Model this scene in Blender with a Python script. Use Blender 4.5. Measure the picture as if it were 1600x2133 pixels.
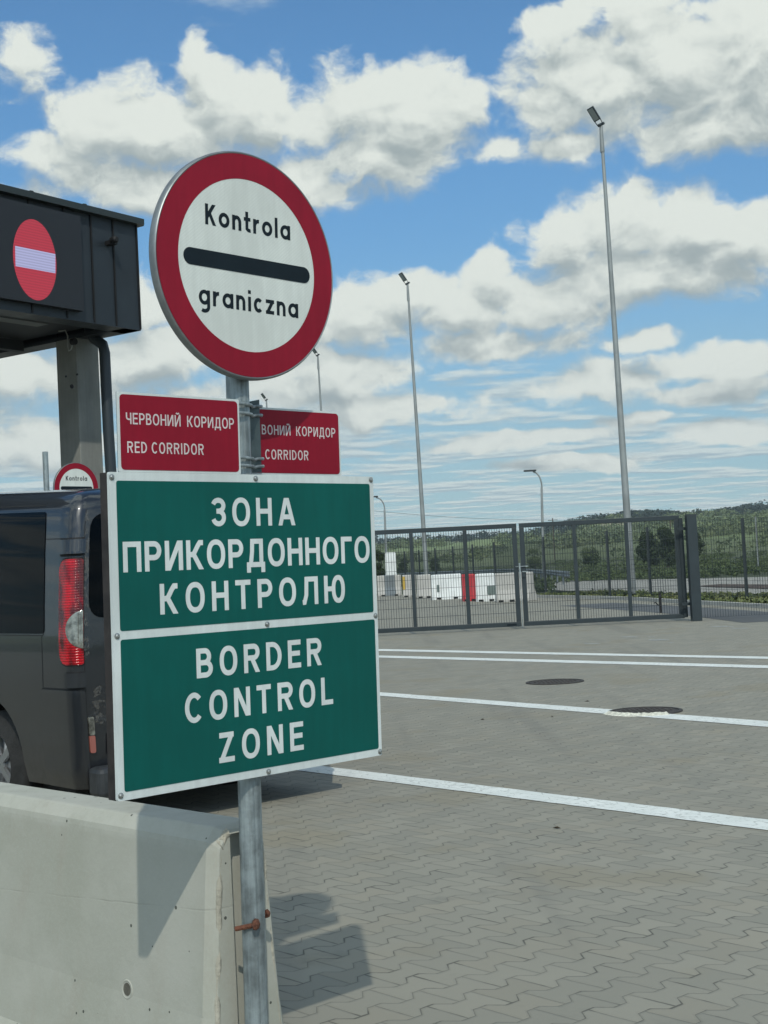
import bpy, bmesh, math, random
import numpy as np
from mathutils import Vector, Matrix
random.seed(7); rng = np.random.default_rng(7)
R = math.radians
sc = bpy.context.scene
for o in list(bpy.data.objects): bpy.data.objects.remove(o)
col = sc.collection

# ---------------------------------------------------------------- camera
CAMH = 1.43; FPX = 2900.0
up = np.array([-.0499, 1, .03914]); up /= np.linalg.norm(up)
fw = np.array([0, 0, 1.]) - up[2]*up; fw /= np.linalg.norm(fw)
rt = np.cross(up, fw)
if rt[0] < 0: rt = -rt
RM = np.array([rt, fw, up])
cd = bpy.data.cameras.new('camera'); cam = bpy.data.objects.new('camera', cd); col.objects.link(cam)
cd.sensor_fit = 'HORIZONTAL'; cd.sensor_width = 36; cd.lens = FPX/1600*36
cd.clip_start = .05; cd.clip_end = 20000
m = Matrix.Identity(4)
for i in range(3):
    m[i][0] = RM[i, 0]; m[i][1] = RM[i, 1]; m[i][2] = -RM[i, 2]
m[2][3] = CAMH
cam.matrix_world = m
sc.camera = cam

def ray(u, v): return RM @ np.array([(u-800)/FPX, -(v-1066.5)/FPX, 1.])
def G(u, v, z=0.0):                      # ground point seen at a picture position
    d = ray(u, v); t = (z-CAMH)/d[2]; return Vector((d[0]*t, d[1]*t, z))
def P(u, v, Y):                          # point at forward distance Y
    d = ray(u, v); t = Y/d[1]; return Vector((d[0]*t, Y, CAMH+d[2]*t))
def GX(u, Y, v=1180):                    # ground point under column u at distance Y
    p = P(u, v, Y); return Vector((p.x, p.y, 0))
def azel(u, v):
    d = ray(u, v); return math.atan2(d[0], d[1]), math.atan2(d[2], math.hypot(d[0], d[1]))

# ---------------------------------------------------------------- node helper
class NT:
    def __init__(s, nt): s.nt = nt; s.n = nt.nodes; s.l = nt.links
    def new(s, t, **k):
        n = s.n.new(t)
        for a, b in k.items(): setattr(n, a, b)
        return n
    def put(s, inp, v):
        if v is None: return
        if hasattr(v, 'is_linked') or isinstance(v, bpy.types.NodeSocket): s.l.new(v, inp)
        else: inp.default_value = v
    def m(s, op, a, b=None, c=None, clamp=False):
        n = s.new('ShaderNodeMath', operation=op); n.use_clamp = clamp
        s.put(n.inputs[0], a); s.put(n.inputs[1], b); s.put(n.inputs[2], c); return n.outputs[0]
    def vm(s, op, a, b=None):
        n = s.new('ShaderNodeVectorMath', operation=op); s.put(n.inputs[0], a); s.put(n.inputs[1], b)
        return n.outputs['Value'] if op in ('LENGTH', 'DOT_PRODUCT', 'DISTANCE') else n.outputs[0]
    def mr(s, v, a, b, c=0., d=1., smooth=True):
        n = s.new('ShaderNodeMapRange'); n.interpolation_type = 'SMOOTHSTEP' if smooth else 'LINEAR'
        for i, x in enumerate((v, a, b, c, d)): s.put(n.inputs[i], x)
        return n.outputs[0]
    def mix(s, f, a, b, bt='MIX'):
        n = s.new('ShaderNodeMix', data_type='RGBA', blend_type=bt)
        s.put(n.inputs[0], f)
        for i, x in ((6, a), (7, b)):
            if isinstance(x, (tuple, list)): x = tuple(x)+(1,)*(4-len(x))
            s.put(n.inputs[i], x)
        return n.outputs[2]
    def noise(s, vec, scale, detail=4, rough=.55, dim='3D', out=0, dist=0.):
        n = s.new('ShaderNodeTexNoise', noise_dimensions=dim)
        s.put(n.inputs['Vector'], vec); s.put(n.inputs['Scale'], scale); n.inputs['Detail'].default_value = detail
        n.inputs['Roughness'].default_value = rough; n.inputs['Distortion'].default_value = dist
        return n.outputs[out]
    def xyz(s, v):
        n = s.new('ShaderNodeSeparateXYZ'); s.put(n.inputs[0], v); return n.outputs
    def cxyz(s, a, b, c):
        n = s.new('ShaderNodeCombineXYZ')
        for i, x in enumerate((a, b, c)): s.put(n.inputs[i], x)
        return n.outputs[0]

# ---------------------------------------------------------------- world: sky with cumulus
SUN_EL, SUN_AZ = R(44.1), R(175.1)       # azimuth measured from +Y towards +X
w = bpy.data.worlds.new('World'); sc.world = w; w.use_nodes = True
T = NT(w.node_tree); T.n.clear()
sky = T.new('ShaderNodeTexSky', sky_type='NISHITA'); sky.sun_disc = False
sky.sun_elevation = SUN_EL; sky.sun_rotation = SUN_AZ
sky.air_density = 1.15; sky.dust_density = .15; sky.ozone_density = 3.0
tc = T.new('ShaderNodeTexCoord'); D = tc.outputs['Generated']
dx, dy, dz = T.xyz(D)
az = T.m('ARCTAN2', dx, dy); el = T.m('ARCSINE', T.m('MINIMUM', T.m('MAXIMUM', dz, -1.), 1.))
CL = [ # picture x, y, half width, half height, weight: where the cumulus heaps stand in the sky
 (330,275,245,95,1),(450,190,80,95,1),(190,265,110,70,1),(545,235,110,110,1),(80,320,80,50,.9),(640,260,90,70,.95),(650,390,150,40,.8),(1040,300,60,45,.8),(420,130,45,60,.9),(1330,60,90,70,.9),
 (300,390,210,60,.9),(560,370,240,60,.8),
 (720,215,115,90,1),(860,240,160,95,1),(960,230,80,65,.9),(780,330,160,50,.9),
 (1130,240,130,80,1),(1260,190,170,120,1),(1420,140,170,130,1),(1560,120,170,140,1),(1180,300,160,35,.8),(1480,270,170,60,.9),
 (1170,45,110,42,.85),(1230,10,70,20,.8),
 (1180,490,110,60,.9),(1300,460,120,80,1),(1440,470,130,85,1),(1560,500,130,85,1),(1400,570,260,60,1),
 (980,640,150,80,1),(860,610,110,50,.9),(1110,640,150,65,1),(760,670,130,70,.95),(1020,560,60,45,.9),(1000,720,200,40,.9),
 (1340,712,60,26,.8),(1500,760,180,42,.95),(1260,800,190,40,.95),(1450,815,220,28,.85),
 (700,770,200,40,.9),(820,850,240,38,.85),(560,820,240,40,.9),
 (100,600,190,95,.85),(300,740,200,60,.9),(60,780,200,65,.95),(60,440,90,60,.9),(60,930,220,45,.85),(280,640,90,60,.8),
 (60,110,60,90,.7),(30,220,40,30,.0),
 (1520,895,110,24,.85),(1150,905,150,17,.8),(950,925,150,18,.8),(1180,965,140,14,.75),(1320,870,110,16,.7),
 (-400,300,330,200,1),(-300,800,400,120,.9),(2000,300,300,180,1),(2050,750,320,90,.9)]
def heaps(Pv):
    cur = None
    for (cx, cy, rx, ry, wt) in CL:
        if wt <= 0: continue
        a, e = azel(cx, cy)
        q = T.vm('MULTIPLY', T.vm('SUBTRACT', Pv, (a, e, 0)), (FPX/rx, FPX/ry, 1))
        b = T.m('MULTIPLY_ADD', T.vm('LENGTH', q), -wt, wt)
        if cur is None: cur = b
        else:
            n = T.new('ShaderNodeMath', operation='SMOOTH_MAX'); T.put(n.inputs[0], cur); T.put(n.inputs[1], b); n.inputs[2].default_value = .22
            cur = n.outputs[0]
    return T.m('MAXIMUM', cur, -1.2)
PV = T.cxyz(az, el, 0)
wv = T.noise(PV, 22, 3, .5, '2D', 1)                       # gentle warp
PW = T.vm('ADD', PV, T.vm('MULTIPLY', T.vm('SUBTRACT', wv, (.5, .5, .5)), (.026, .016, 0)))
SQ = (1., 1.45, 1.)
def puff(vec, sc_, det, ro): return T.noise(T.vm('MULTIPLY', vec, SQ), sc_, det, ro, '2D')
def fbm(off):
    q = T.vm('ADD', PW, (off*.25, off, 0))
    return T.m('ADD', T.m('MULTIPLY', puff(q, 15, 7, .50), 1.75), T.m('MULTIPLY', puff(q, 55, 6, .62), .55))
h0 = heaps(PW); h1 = heaps(T.vm('ADD', PW, (.003, .022, 0)))
f0 = fbm(0.); f1 = fbm(.0065); f2 = fbm(.024)
den = T.m('ADD', h0, T.m('ADD', f0, -1.0))
# thin layered clouds towards the horizon and everywhere else in the sky, on a flat layer high above
iz = T.m('DIVIDE', 1., T.m('MAXIMUM', T.m('ADD', dz, .022), .022))
LP = T.cxyz(T.m('MULTIPLY', dx, iz), T.m('MULTIPLY', dy, iz), 0)
g0 = T.noise(T.vm('MULTIPLY', LP, (.9, 1.0, 1)), 1.15, 7, .58, '2D'); g1 = T.noise(T.vm('ADD', T.vm('MULTIPLY', LP, (.9, 1.0, 1)), (0, -.18, 0)), 1.15, 7, .58, '2D')
front = T.m('MULTIPLY', T.mr(T.m('ABSOLUTE', az), .42, .30), T.mr(el, .10, .17))    # the heaps above take over in front
lay = T.m('SUBTRACT', T.m('MULTIPLY', T.m('SUBTRACT', g0, .44), 6.), T.m('MULTIPLY', front, 1.5))
a1 = None; a2 = T.m('MULTIPLY', T.mr(lay, -.1, .8), .88)
sh1 = T.m('ADD', T.m('MULTIPLY', T.m('SUBTRACT', h0, h1), .95), T.m('ADD', T.m('MULTIPLY', T.m('SUBTRACT', f0, f1), .95), T.m('MULTIPLY', T.m('SUBTRACT', f0, f2), .70)))
thin = T.mr(den, .9, .1)
lit1 = T.mr(T.m('ADD', sh1, T.m('MULTIPLY', thin, .20)), -.62, .62)
lit2 = T.mr(T.m('SUBTRACT', g0, g1), -.12, .10)
a0_ = T.m('MULTIPLY_ADD', lit1, .10, -.13); a1 = T.mr(den, a0_, T.m('ADD', a0_, T.m('MULTIPLY_ADD', lit1, -.34, .74)))
CW, CG = (.68, .72, .67), (.32, .375, .38)
c1 = T.mix(lit1, CG, CW); c2 = T.mix(lit2, (.33, .43, .48), (.60, .67, .65))
skyc = T.mix(1.0, sky.outputs[0], T.mix(T.mr(el, .02, .34), (.50, .66, .76), (.53, .83, .99)), 'MULTIPLY')
def x10(c):
    return T.vm('SCALE', c) if False else T.vm('MULTIPLY', c, (10, 10, 10))
fill_glow = T.m('MULTIPLY_ADD', T.m('MAXIMUM', T.vm('DOT_PRODUCT', D, (math.sin(SUN_AZ)*math.cos(SUN_EL), math.cos(SUN_AZ)*math.cos(SUN_EL), math.sin(SUN_EL))), 0.), 1.5, 1.)  # out-of-view layer clouds brightened towards the sun, added to lift the shadows
c2 = T.vm('MULTIPLY', c2, T.cxyz(fill_glow, fill_glow, fill_glow))
base = T.mix(T.mr(el, .24, -.02, 0, .75), skyc, x10(T.mix(0., (.30, .47, .56), (1, 1, 1))))
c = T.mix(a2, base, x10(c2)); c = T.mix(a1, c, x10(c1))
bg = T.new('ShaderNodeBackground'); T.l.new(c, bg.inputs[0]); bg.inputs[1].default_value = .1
wo = T.new('ShaderNodeOutputWorld'); T.l.new(bg.outputs[0], wo.inputs[0])

# ---------------------------------------------------------------- sun
sd = bpy.data.lights.new('sun', 'SUN'); so = bpy.data.objects.new('sun', sd); col.objects.link(so)
sd.energy = 2.1; sd.angle = R(.8); sd.color = (1, .96, .84)
sv = Vector((math.sin(SUN_AZ)*math.cos(SUN_EL), math.cos(SUN_AZ)*math.cos(SUN_EL), math.sin(SUN_EL)))
so.rotation_euler = sv.to_track_quat('Z', 'Y').to_euler(); so.location = sv*50
vs = sc.view_settings; vs.view_transform = 'Standard'; vs.look = 'None'; vs.exposure = .2; vs.gamma = 1
sc.render.engine = 'CYCLES'; sc.render.resolution_x = 768; sc.render.resolution_y = 1024

# ---------------------------------------------------------------- mesh helpers
class MB:
    def __init__(s): s.v = []; s.f = []
    def add(s, vs, fs):
        b = len(s.v); s.v += [tuple(x) for x in vs]; s.f += [tuple(i+b for i in f) for f in fs]; return s
    def box(s, c, sz, ax=None):
        ax = ax or (Vector((1, 0, 0)), Vector((0, 1, 0)), Vector((0, 0, 1))); c = Vector(c)
        vs = [c + ax[0]*(sz[0]/2*i) + ax[1]*(sz[1]/2*j) + ax[2]*(sz[2]/2*k) for k in (-1, 1) for j in (-1, 1) for i in (-1, 1)]
        return s.add(vs, [(0, 2, 3, 1), (4, 5, 7, 6), (0, 1, 5, 4), (2, 6, 7, 3), (0, 4, 6, 2), (1, 3, 7, 5)])
    def bar(s, a, b, r, n=4, r2=None, cap=True, rot=0.):
        a = Vector(a); b = Vector(b); d = (b-a).normalized()
        x = d.orthogonal() if abs(d.z) < .9 else Vector((1, 0, 0)); x = (x - d*x.dot(d)).normalized(); y = d.cross(x)
        r2 = r if r2 is None else r2
        vs = [p + (x*math.cos(t)+y*math.sin(t))*q for p, q in ((a, r), (b, r2)) for t in [2*math.pi*i/n+rot for i in range(n)]]
        fs = [(i, (i+1) % n, n+(i+1) % n, n+i) for i in range(n)]
        if cap: fs += [tuple(range(n-1, -1, -1)), tuple(range(n, 2*n))]
        return s.add(vs, fs)
    def tube(s, pts, r, n=12, rs=None):
        pts = [Vector(p) for p in pts]; k = len(pts); vs = []
        x = None
        for i, p in enumerate(pts):
            d = (pts[min(i+1, k-1)]-pts[max(i-1, 0)]).normalized()
            if x is None: x = d.orthogonal()
            x = (x - d*x.dot(d)).normalized(); y = d.cross(x); rr = rs[i] if rs else r
            vs += [p+(x*math.cos(2*math.pi*j/n)+y*math.sin(2*math.pi*j/n))*rr for j in range(n)]
        fs = [(i*n+j, i*n+(j+1) % n, (i+1)*n+(j+1) % n, (i+1)*n+j) for i in range(k-1) for j in range(n)]
        fs += [tuple(range(n-1, -1, -1)), tuple(range((k-1)*n, k*n))]
        return s.add(vs, fs)
    def lathe(s, prof, n=48, fr=None, caps=True):      # prof: (r, h) ; fr: origin, x, y, axis
        o, x, y, a = fr; vs = []
        for r, h in prof:
            vs += [o+a*h+(x*math.cos(2*math.pi*j/n)+y*math.sin(2*math.pi*j/n))*r for j in range(n)]
        k = len(prof)
        fs = [(i*n+j, i*n+(j+1) % n, (i+1)*n+(j+1) % n, (i+1)*n+j) for i in range(k-1) for j in range(n)]
        if caps: fs += [tuple(range(n-1, -1, -1)), tuple(range((k-1)*n, k*n))]
        return s.add(vs, fs)
    def prism(s, poly, o, x, y, a, h0, h1):
        n = len(poly); vs = [o+x*p[0]+y*p[1]+a*h for h in (h0, h1) for p in poly]
        fs = [tuple(range(n-1, -1, -1)), tuple(range(n, 2*n))]+[(i, (i+1) % n, n+(i+1) % n, n+i) for i in range(n)]
        return s.add(vs, fs)
    def build(s, name, mat, parent=None, smooth=False, bevel=0, angle=30, fix=True):
        me = bpy.data.meshes.new(name); me.from_pydata(s.v, [], s.f)
        if fix:
            bm = bmesh.new(); bm.from_mesh(me); bmesh.ops.recalc_face_normals(bm, faces=bm.faces); bm.to_mesh(me); bm.free()
        o = bpy.data.objects.new(name, me); col.objects.link(o)
        if mat: me.materials.append(mat)
        if parent is not None:
            o.parent = parent; o.matrix_parent_inverse = parent.matrix_world.inverted() if False else Matrix.Translation(-parent.location)
        if bevel:
            b = o.modifiers.new('bevel', 'BEVEL'); b.width = bevel; b.segments = 2; b.limit_method = 'ANGLE'; b.angle_limit = R(35)
        if smooth:
            me.polygons.foreach_set('use_smooth', [True]*len(me.polygons))
            try:
                me.set_sharp_from_angle(angle=R(angle))
            except Exception: pass
        return o
def tag(o, label=None, cat=None, group=None, kind=None):
    if label: o['label'] = label
    if cat: o['category'] = cat
    if group: o['group'] = group
    if kind: o['kind'] = kind
    return o
def empty(name, loc, label, cat, group=None):
    o = bpy.data.objects.new(name, None); col.objects.link(o); o.location = Vector(loc); o.empty_display_size = .2
    return tag(o, label, cat, group)
def copy_tree(o, parent=None):
    c = o.copy(); col.objects.link(c)
    if parent is not None: c.parent = parent
    for ch in list(o.children): copy_tree(ch, c)
    return c
V3 = Vector; ZA = Vector((0, 0, 1))

# ---------------------------------------------------------------- materials
def mat(name, colr, rough=.5, metal=0., spec=.5, coat=0., var=0., vscale=6., bump=0., bscale=40., coatr=.05, streak=0., rvar=0.):
    m = bpy.data.materials.new(name); m.use_nodes = True; t = NT(m.node_tree)
    b = t.n['Principled BSDF']; b.inputs['Base Color'].default_value = (*colr, 1)
    b.inputs['Roughness'].default_value = rough; b.inputs['Metallic'].default_value = metal
    b.inputs['Specular IOR Level'].default_value = spec
    b.inputs['Coat Weight'].default_value = coat; b.inputs['Coat Roughness'].default_value = coatr
    g = t.new('ShaderNodeNewGeometry').outputs['Position']
    if var:
        n = t.noise(g, vscale, 6, .6)
        f = t.mr(n, .3, .7)
        if streak:
            n2 = t.noise(t.vm('MULTIPLY', g, (14, 14, .9)), 2., 4, .6); f = t.m('ADD', t.m('MULTIPLY', f, 1-streak), t.m('MULTIPLY', t.mr(n2, .35, .65), streak))
        cA = tuple(x*(1-var) for x in colr); cB = tuple(min(1, x*(1+var)) for x in colr)
        t.l.new(t.mix(f, cA, cB), b.inputs['Base Color'])
    if rvar:
        t.l.new(t.mr(t.noise(g, vscale*1.7, 5, .6), .3, .7, rough-rvar, rough+rvar), b.inputs['Roughness'])
    if bump:
        bn = t.new('ShaderNodeBump'); bn.inputs['Strength'].default_value = bump; bn.inputs['Distance'].default_value = .01
        t.l.new(t.noise(g, bscale, 5, .6), bn.inputs['Height']); t.l.new(bn.outputs[0], b.inputs['Normal'])
    m['t'] = 1
    return m
M = {}
M['steel'] = mat('galvanised_steel', (.25, .29, .30), .5, .45, var=.5, vscale=22, streak=.6, bump=.15, bscale=120, rvar=.1)
M['steel_far'] = mat('weathered_lamp_steel', (.26, .28, .28), .55, .3, var=.15, vscale=1.)
M['rust'] = mat('rusty_bolt_iron', (.11, .042, .024), .9, .1, var=.5, vscale=60, bump=.6, bscale=150)
M['edge'] = mat('rusty_dark_board_edge', (.020, .016, .015), .7, var=.6, vscale=12)
M['bracket'] = mat('dark_galvanised_bracket', (.075, .10, .105), .5, .5, var=.2, vscale=20)
M['rim'] = mat('sign_rim_grey_metal', (.22, .235, .24), .42, .6, var=.15, vscale=20)
M['black'] = mat('black_sign_film', (.006, .012, .017), .5, 0, .2, var=.15, vscale=9)
M['gate'] = mat('anthracite_powder_coat', (.023, .034, .040), .45, .1, var=.12, vscale=3)
M['wire'] = mat('anthracite_wire', (.024, .033, .038), .5)
M['clad'] = mat('anthracite_cladding', (.020, .027, .034), .5, .2, var=.12, vscale=.9, rvar=.08)
M['cladcap'] = mat('anthracite_trim', (.028, .036, .036), .4, .3)
M['soffit'] = mat('dark_soffit', (.018, .022, .026), .7)
M['screenb'] = mat('led_screen_housing', (.010, .010, .012), .35)
M['strip'] = mat('soffit_panel_light_grey', (.10, .11, .11), .6)
M['colconc'] = mat('column_concrete', (.20, .205, .19), .85, var=.14, vscale=2.5, streak=.3, bump=.2, bscale=30)
M['pipe'] = mat('dark_downpipe', (.020, .028, .036), .45)
M['glass'] = mat('dark_tinted_glass', (.0012, .002, .003), .04, 0, .07)
M['seam'] = mat('seam_black', (.004, .004, .005), .7)
M['rubber'] = mat('tyre_rubber', (.018, .018, .018), .85, var=.35, vscale=14, bump=.4, bscale=60)
M['alloy'] = mat('wheel_silver', (.35, .36, .37), .35, .8)
M['plastic'] = mat('dark_bumper_plastic', (.030, .033, .036), .42, var=.3, vscale=7)
M['clearlens'] = mat('clear_lens', (.20, .20, .175), .12, .5, coat=.6, var=.6, vscale=25)
M['redlens'] = mat('faded_red_reflector', (.30, .10, .08), .25, 0, coat=.5)
M['blue'] = mat('blue_plate_band', (.008, .045, .30), .4)
M['plate'] = mat('white_number_plate', (.65, .65, .62), .4)
M['barconc'] = mat('grey_barrier_concrete', (.40, .39, .365), .85, var=.12, vscale=1.2, streak=.4)
M['barwhite'] = mat('white_barrier_plastic', (.66, .68, .67), .45, var=.10, vscale=2.)
M['barred'] = mat('red_barrier_plastic', (.42, .022, .030), .45, var=.12, vscale=2.)
M['grey_panel'] = mat('grey_label_patch', (.13, .17, .16), .6)
M['yellow'] = mat('yellow_strap', (.45, .30, .05), .6)
M['forkhole'] = mat('fork_pocket_dark', (.012, .014, .014), .9)
M['iron'] = mat('cast_iron_cover', (.060, .052, .045), .75, .3, var=.4, vscale=25, bump=.6, bscale=90)
M['ironring'] = mat('cast_iron_ring', (.050, .046, .042), .8, .2, var=.3, vscale=25)
M['glasslamp'] = mat('lamp_glass_grey', (.25, .28, .28), .3, .2)
M['bark'] = mat('bark', (.07, .055, .04), .9)
M['insul'] = mat('power_cable', (.06, .07, .075), .6)
M['kerb'] = mat('kerb_concrete', (.36, .355, .33), .85, var=.12, vscale=3)
M['soil'] = mat('brown_soil', (.075, .050, .036), .95, var=.35, vscale=1.5, bump=.8, bscale=5)
M['gravel'] = mat('pale_gravel', (.33, .32, .285), .9, var=.18, vscale=.8, bump=.5, bscale=9)
M['asphalt'] = mat('asphalt', (.085, .09, .092), .85, var=.15, vscale=.5)
M['rail'] = mat('guardrail_steel', (.20, .23, .25), .5, .4, var=.1, vscale=1)

def mat_sign(name, colr, rough=.42, weave=0., dirt=.11, coat=.15):
    m = mat(name, colr, rough, 0, .22, 0); t = NT(m.node_tree); b = t.n['Principled BSDF']
    g = t.new('ShaderNodeNewGeometry').outputs['Position']
    n = t.noise(g, 3.5, 6, .65); n2 = t.noise(t.vm('MULTIPLY', g, (30, 30, 3)), 1.5, 4, .6)
    f = t.m('ADD', t.m('MULTIPLY', n, .6), t.m('MULTIPLY', n2, .4))
    c = t.mix(t.mr(f, .35, .7), tuple(x*(1-dirt*1.8) for x in colr), colr)
    if weave:
        px, py, pz = t.xyz(g)
        a = t.m('SINE', t.m('MULTIPLY', t.m('ADD', px, t.m('MULTIPLY', pz, 1.6)), 900.)); d = t.m('SINE', t.m('MULTIPLY', t.m('SUBTRACT', px, t.m('MULTIPLY', pz, .9)), 800.))
        c = t.mix(t.m('MULTIPLY', t.mr(t.m('ADD', a, d), -1.2, 1.2), weave), c, tuple(x*.72 for x in colr))
    t.l.new(c, b.inputs['Base Color'])
    return m
M['signwhite'] = mat_sign('white_reflective_film', (.68, .715, .675), .5, .35)
M['boardwhite'] = mat_sign('white_board_film', (.64, .69, .68), .5, .12)
M['signred'] = mat_sign('red_reflective_film', (.262, .006, .022), .4, .10)
M['signgreen'] = mat_sign('green_reflective_film', (.0008, .092, .078), .45, .04, .10)
M['textwhite'] = mat_sign('white_letter_film', (.66, .70, .69), .5, .05)
M['textpink'] = mat_sign('white_letter_film_on_red', (.66, .58, .57), .5, .05)

def mat_paint():
    m = mat('dark_grey_van_paint', (.012, .014, .018), .36, .3, .5, .9, coatr=.05); t = NT(m.node_tree); b = t.n['Principled BSDF']
    g = t.new('ShaderNodeNewGeometry').outputs['Position']; px, py, pz = t.xyz(g)
    # dried dirt splashes down the rear pillar and dust low on the body
    sp = t.mr(t.noise(g, 30, 4, .6), .56, .62)
    low = t.mr(pz, .9, .3); dust = t.m('MULTIPLY', low, t.mr(t.noise(g, 4, 5, .6), .35, .75))
    c = t.mix(t.m('MULTIPLY', dust, .5), (.012, .014, .018), (.045, .042, .038))
    m2 = bpy.data.materials.new('muddy_pillar_paint')
    t.l.new(c, b.inputs['Base Color'])
    t.l.new(t.mr(dust, 0, 1, .34, .6), b.inputs['Roughness'])
    return m
M['paint'] = mat_paint()
def mat_dirtfilm():
    m = bpy.data.materials.new('dried_mud_speckle'); m.use_nodes = True; t = NT(m.node_tree); b = t.n['Principled BSDF']
    g = t.new('ShaderNodeNewGeometry').outputs['Position']
    b.inputs['Base Color'].default_value = (.20, .19, .17, 1); b.inputs['Roughness'].default_value = .9
    uv = t.new('ShaderNodeUVMap').outputs[0]; ux, uy, uz = t.xyz(uv)
    edge = t.m('MULTIPLY', t.mr(ux, 0., .35), t.mr(ux, 1., .65)); edge = t.m('MULTIPLY', edge, t.m('MULTIPLY', t.mr(uy, 0., .08), t.mr(uy, 1., .8)))
    n = t.noise(g, 38, 5, .6)
    a = t.mr(t.m('ADD', n, t.m('MULTIPLY', edge, .16)), .64, .74)
    t.l.new(t.m('MULTIPLY', a, .26), b.inputs['Alpha'])
    return m
M['mud'] = mat_dirtfilm()
def mat_lamp():
    m = mat('red_tail_lamp', (.42, .004, .012), .15, 0, .3, .5, coatr=.03); t = NT(m.node_tree); b = t.n['Principled BSDF']
    g = t.new('ShaderNodeNewGeometry').outputs['Position']; px, py, pz = t.xyz(g)
    n = t.noise(t.vm('MULTIPLY', g, (1, 1, .6)), 9, 3, .5)
    s = t.mr(t.m('SINE', t.m('MULTIPLY', pz, 420.)), -.5, .8)
    f = t.m('MULTIPLY', t.mr(n, .38, .62), t.m('ADD', t.m('MULTIPLY', s, .5), .5))
    t.l.new(t.mix(f, (.07, .0005, .003), (.60, .002, .012)), b.inputs['Base Color'])
    bn = t.new('ShaderNodeBump'); bn.inputs['Strength'].default_value = .4; bn.inputs['Distance'].default_value = .004
    t.l.new(s, bn.inputs['Height']); t.l.new(bn.outputs[0], b.inputs['Normal'])
    return m
M['lamp'] = mat_lamp()

def mat_concrete():
    m = mat('jersey_barrier_concrete', (.32, .33, .29), .88, 0, .3); t = NT(m.node_tree); b = t.n['Principled BSDF']
    g = t.new('ShaderNodeNewGeometry').outputs['Position']; px, py, pz = t.xyz(g)
    n = t.noise(g, 2.2, 7, .6); n2 = t.noise(t.vm('MULTIPLY', g, (1, 1, .35)), 5, 5, .6); n3 = t.noise(g, 90, 3, .7)
    c = t.mix(t.mr(n, .3, .7), (.315, .32, .27), (.385, .385, .34))
    c = t.mix(t.m('MULTIPLY', t.mr(n2, .5, .8), .45), c, (.315, .285, .235))
    c = t.mix(t.m('MULTIPLY', t.mr(n3, .4, .75), .20), c, (.42, .43, .39))
    # a lighter rough band below the top arris, a form joint at half height
    band = t.m('MULTIPLY', t.mr(pz, .70, .715), t.mr(t.noise(g, 14, 5, .7), .3, .6))
    c = t.mix(t.m('MULTIPLY', band, .35), c, (.46, .465, .42))
    al = t.m('ADD', t.m('MULTIPLY', px, -.71), t.m('MULTIPLY', py, .70))
    jz = t.m('ADD', pz, t.m('MULTIPLY', al, .075))
    jz = t.m('ADD', jz, t.m('MULTIPLY', t.noise(g, 9, 3, .6), .01))
    j = t.m('ABSOLUTE', t.m('SUBTRACT', jz, .785)); jm = t.m('MULTIPLY', t.mr(j, .0035, .0008), t.mr(t.noise(g, 6, 2, .5), .4, .6))
    c = t.mix(t.m('MULTIPLY', jm, .15), c, (.12, .125, .11))
    # pin holes
    v = t.new('ShaderNodeTexVoronoi'); v.inputs['Scale'].default_value = 22; t.l.new(g, v.inputs['Vector']); v.inputs['Randomness'].default_value = 1
    wn = t.new('ShaderNodeTexWhiteNoise'); t.l.new(v.outputs['Position'], wn.inputs['Vector'])
    rad = t.mr(wn.outputs[0], .58, 1., 0., .125, False)
    hole = t.m('LESS_THAN', v.outputs['Distance'], rad)
    c = t.mix(t.m('MULTIPLY', hole, .85), c, (.03, .035, .03))
    t.l.new(c, b.inputs['Base Color'])
    bn = t.new('ShaderNodeBump'); bn.inputs['Strength'].default_value = .5; bn.inputs['Distance'].default_value = .006
    hgt = t.m('SUBTRACT', t.m('ADD', t.m('MULTIPLY', n3, .12), t.m('MULTIPLY', t.noise(g, 18, 5, .6), .5)), t.m('ADD', t.m('MULTIPLY', hole, .5), t.m('MULTIPLY', jm, .15)))
    t.l.new(hgt, bn.inputs['Height']); t.l.new(bn.outputs[0], b.inputs['Normal'])
    return m
M['concrete'] = mat_concrete()
M['chipped'] = mat('chipped_barrier_end_concrete', (.36, .34, .28), .9, var=.25, vscale=9, streak=.5, bump=.9, bscale=45)
M['slot'] = mat('dark_hole_concrete', (.11, .105, .085), .95, var=.4, vscale=9, streak=.6, bump=.6, bscale=40)

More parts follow.
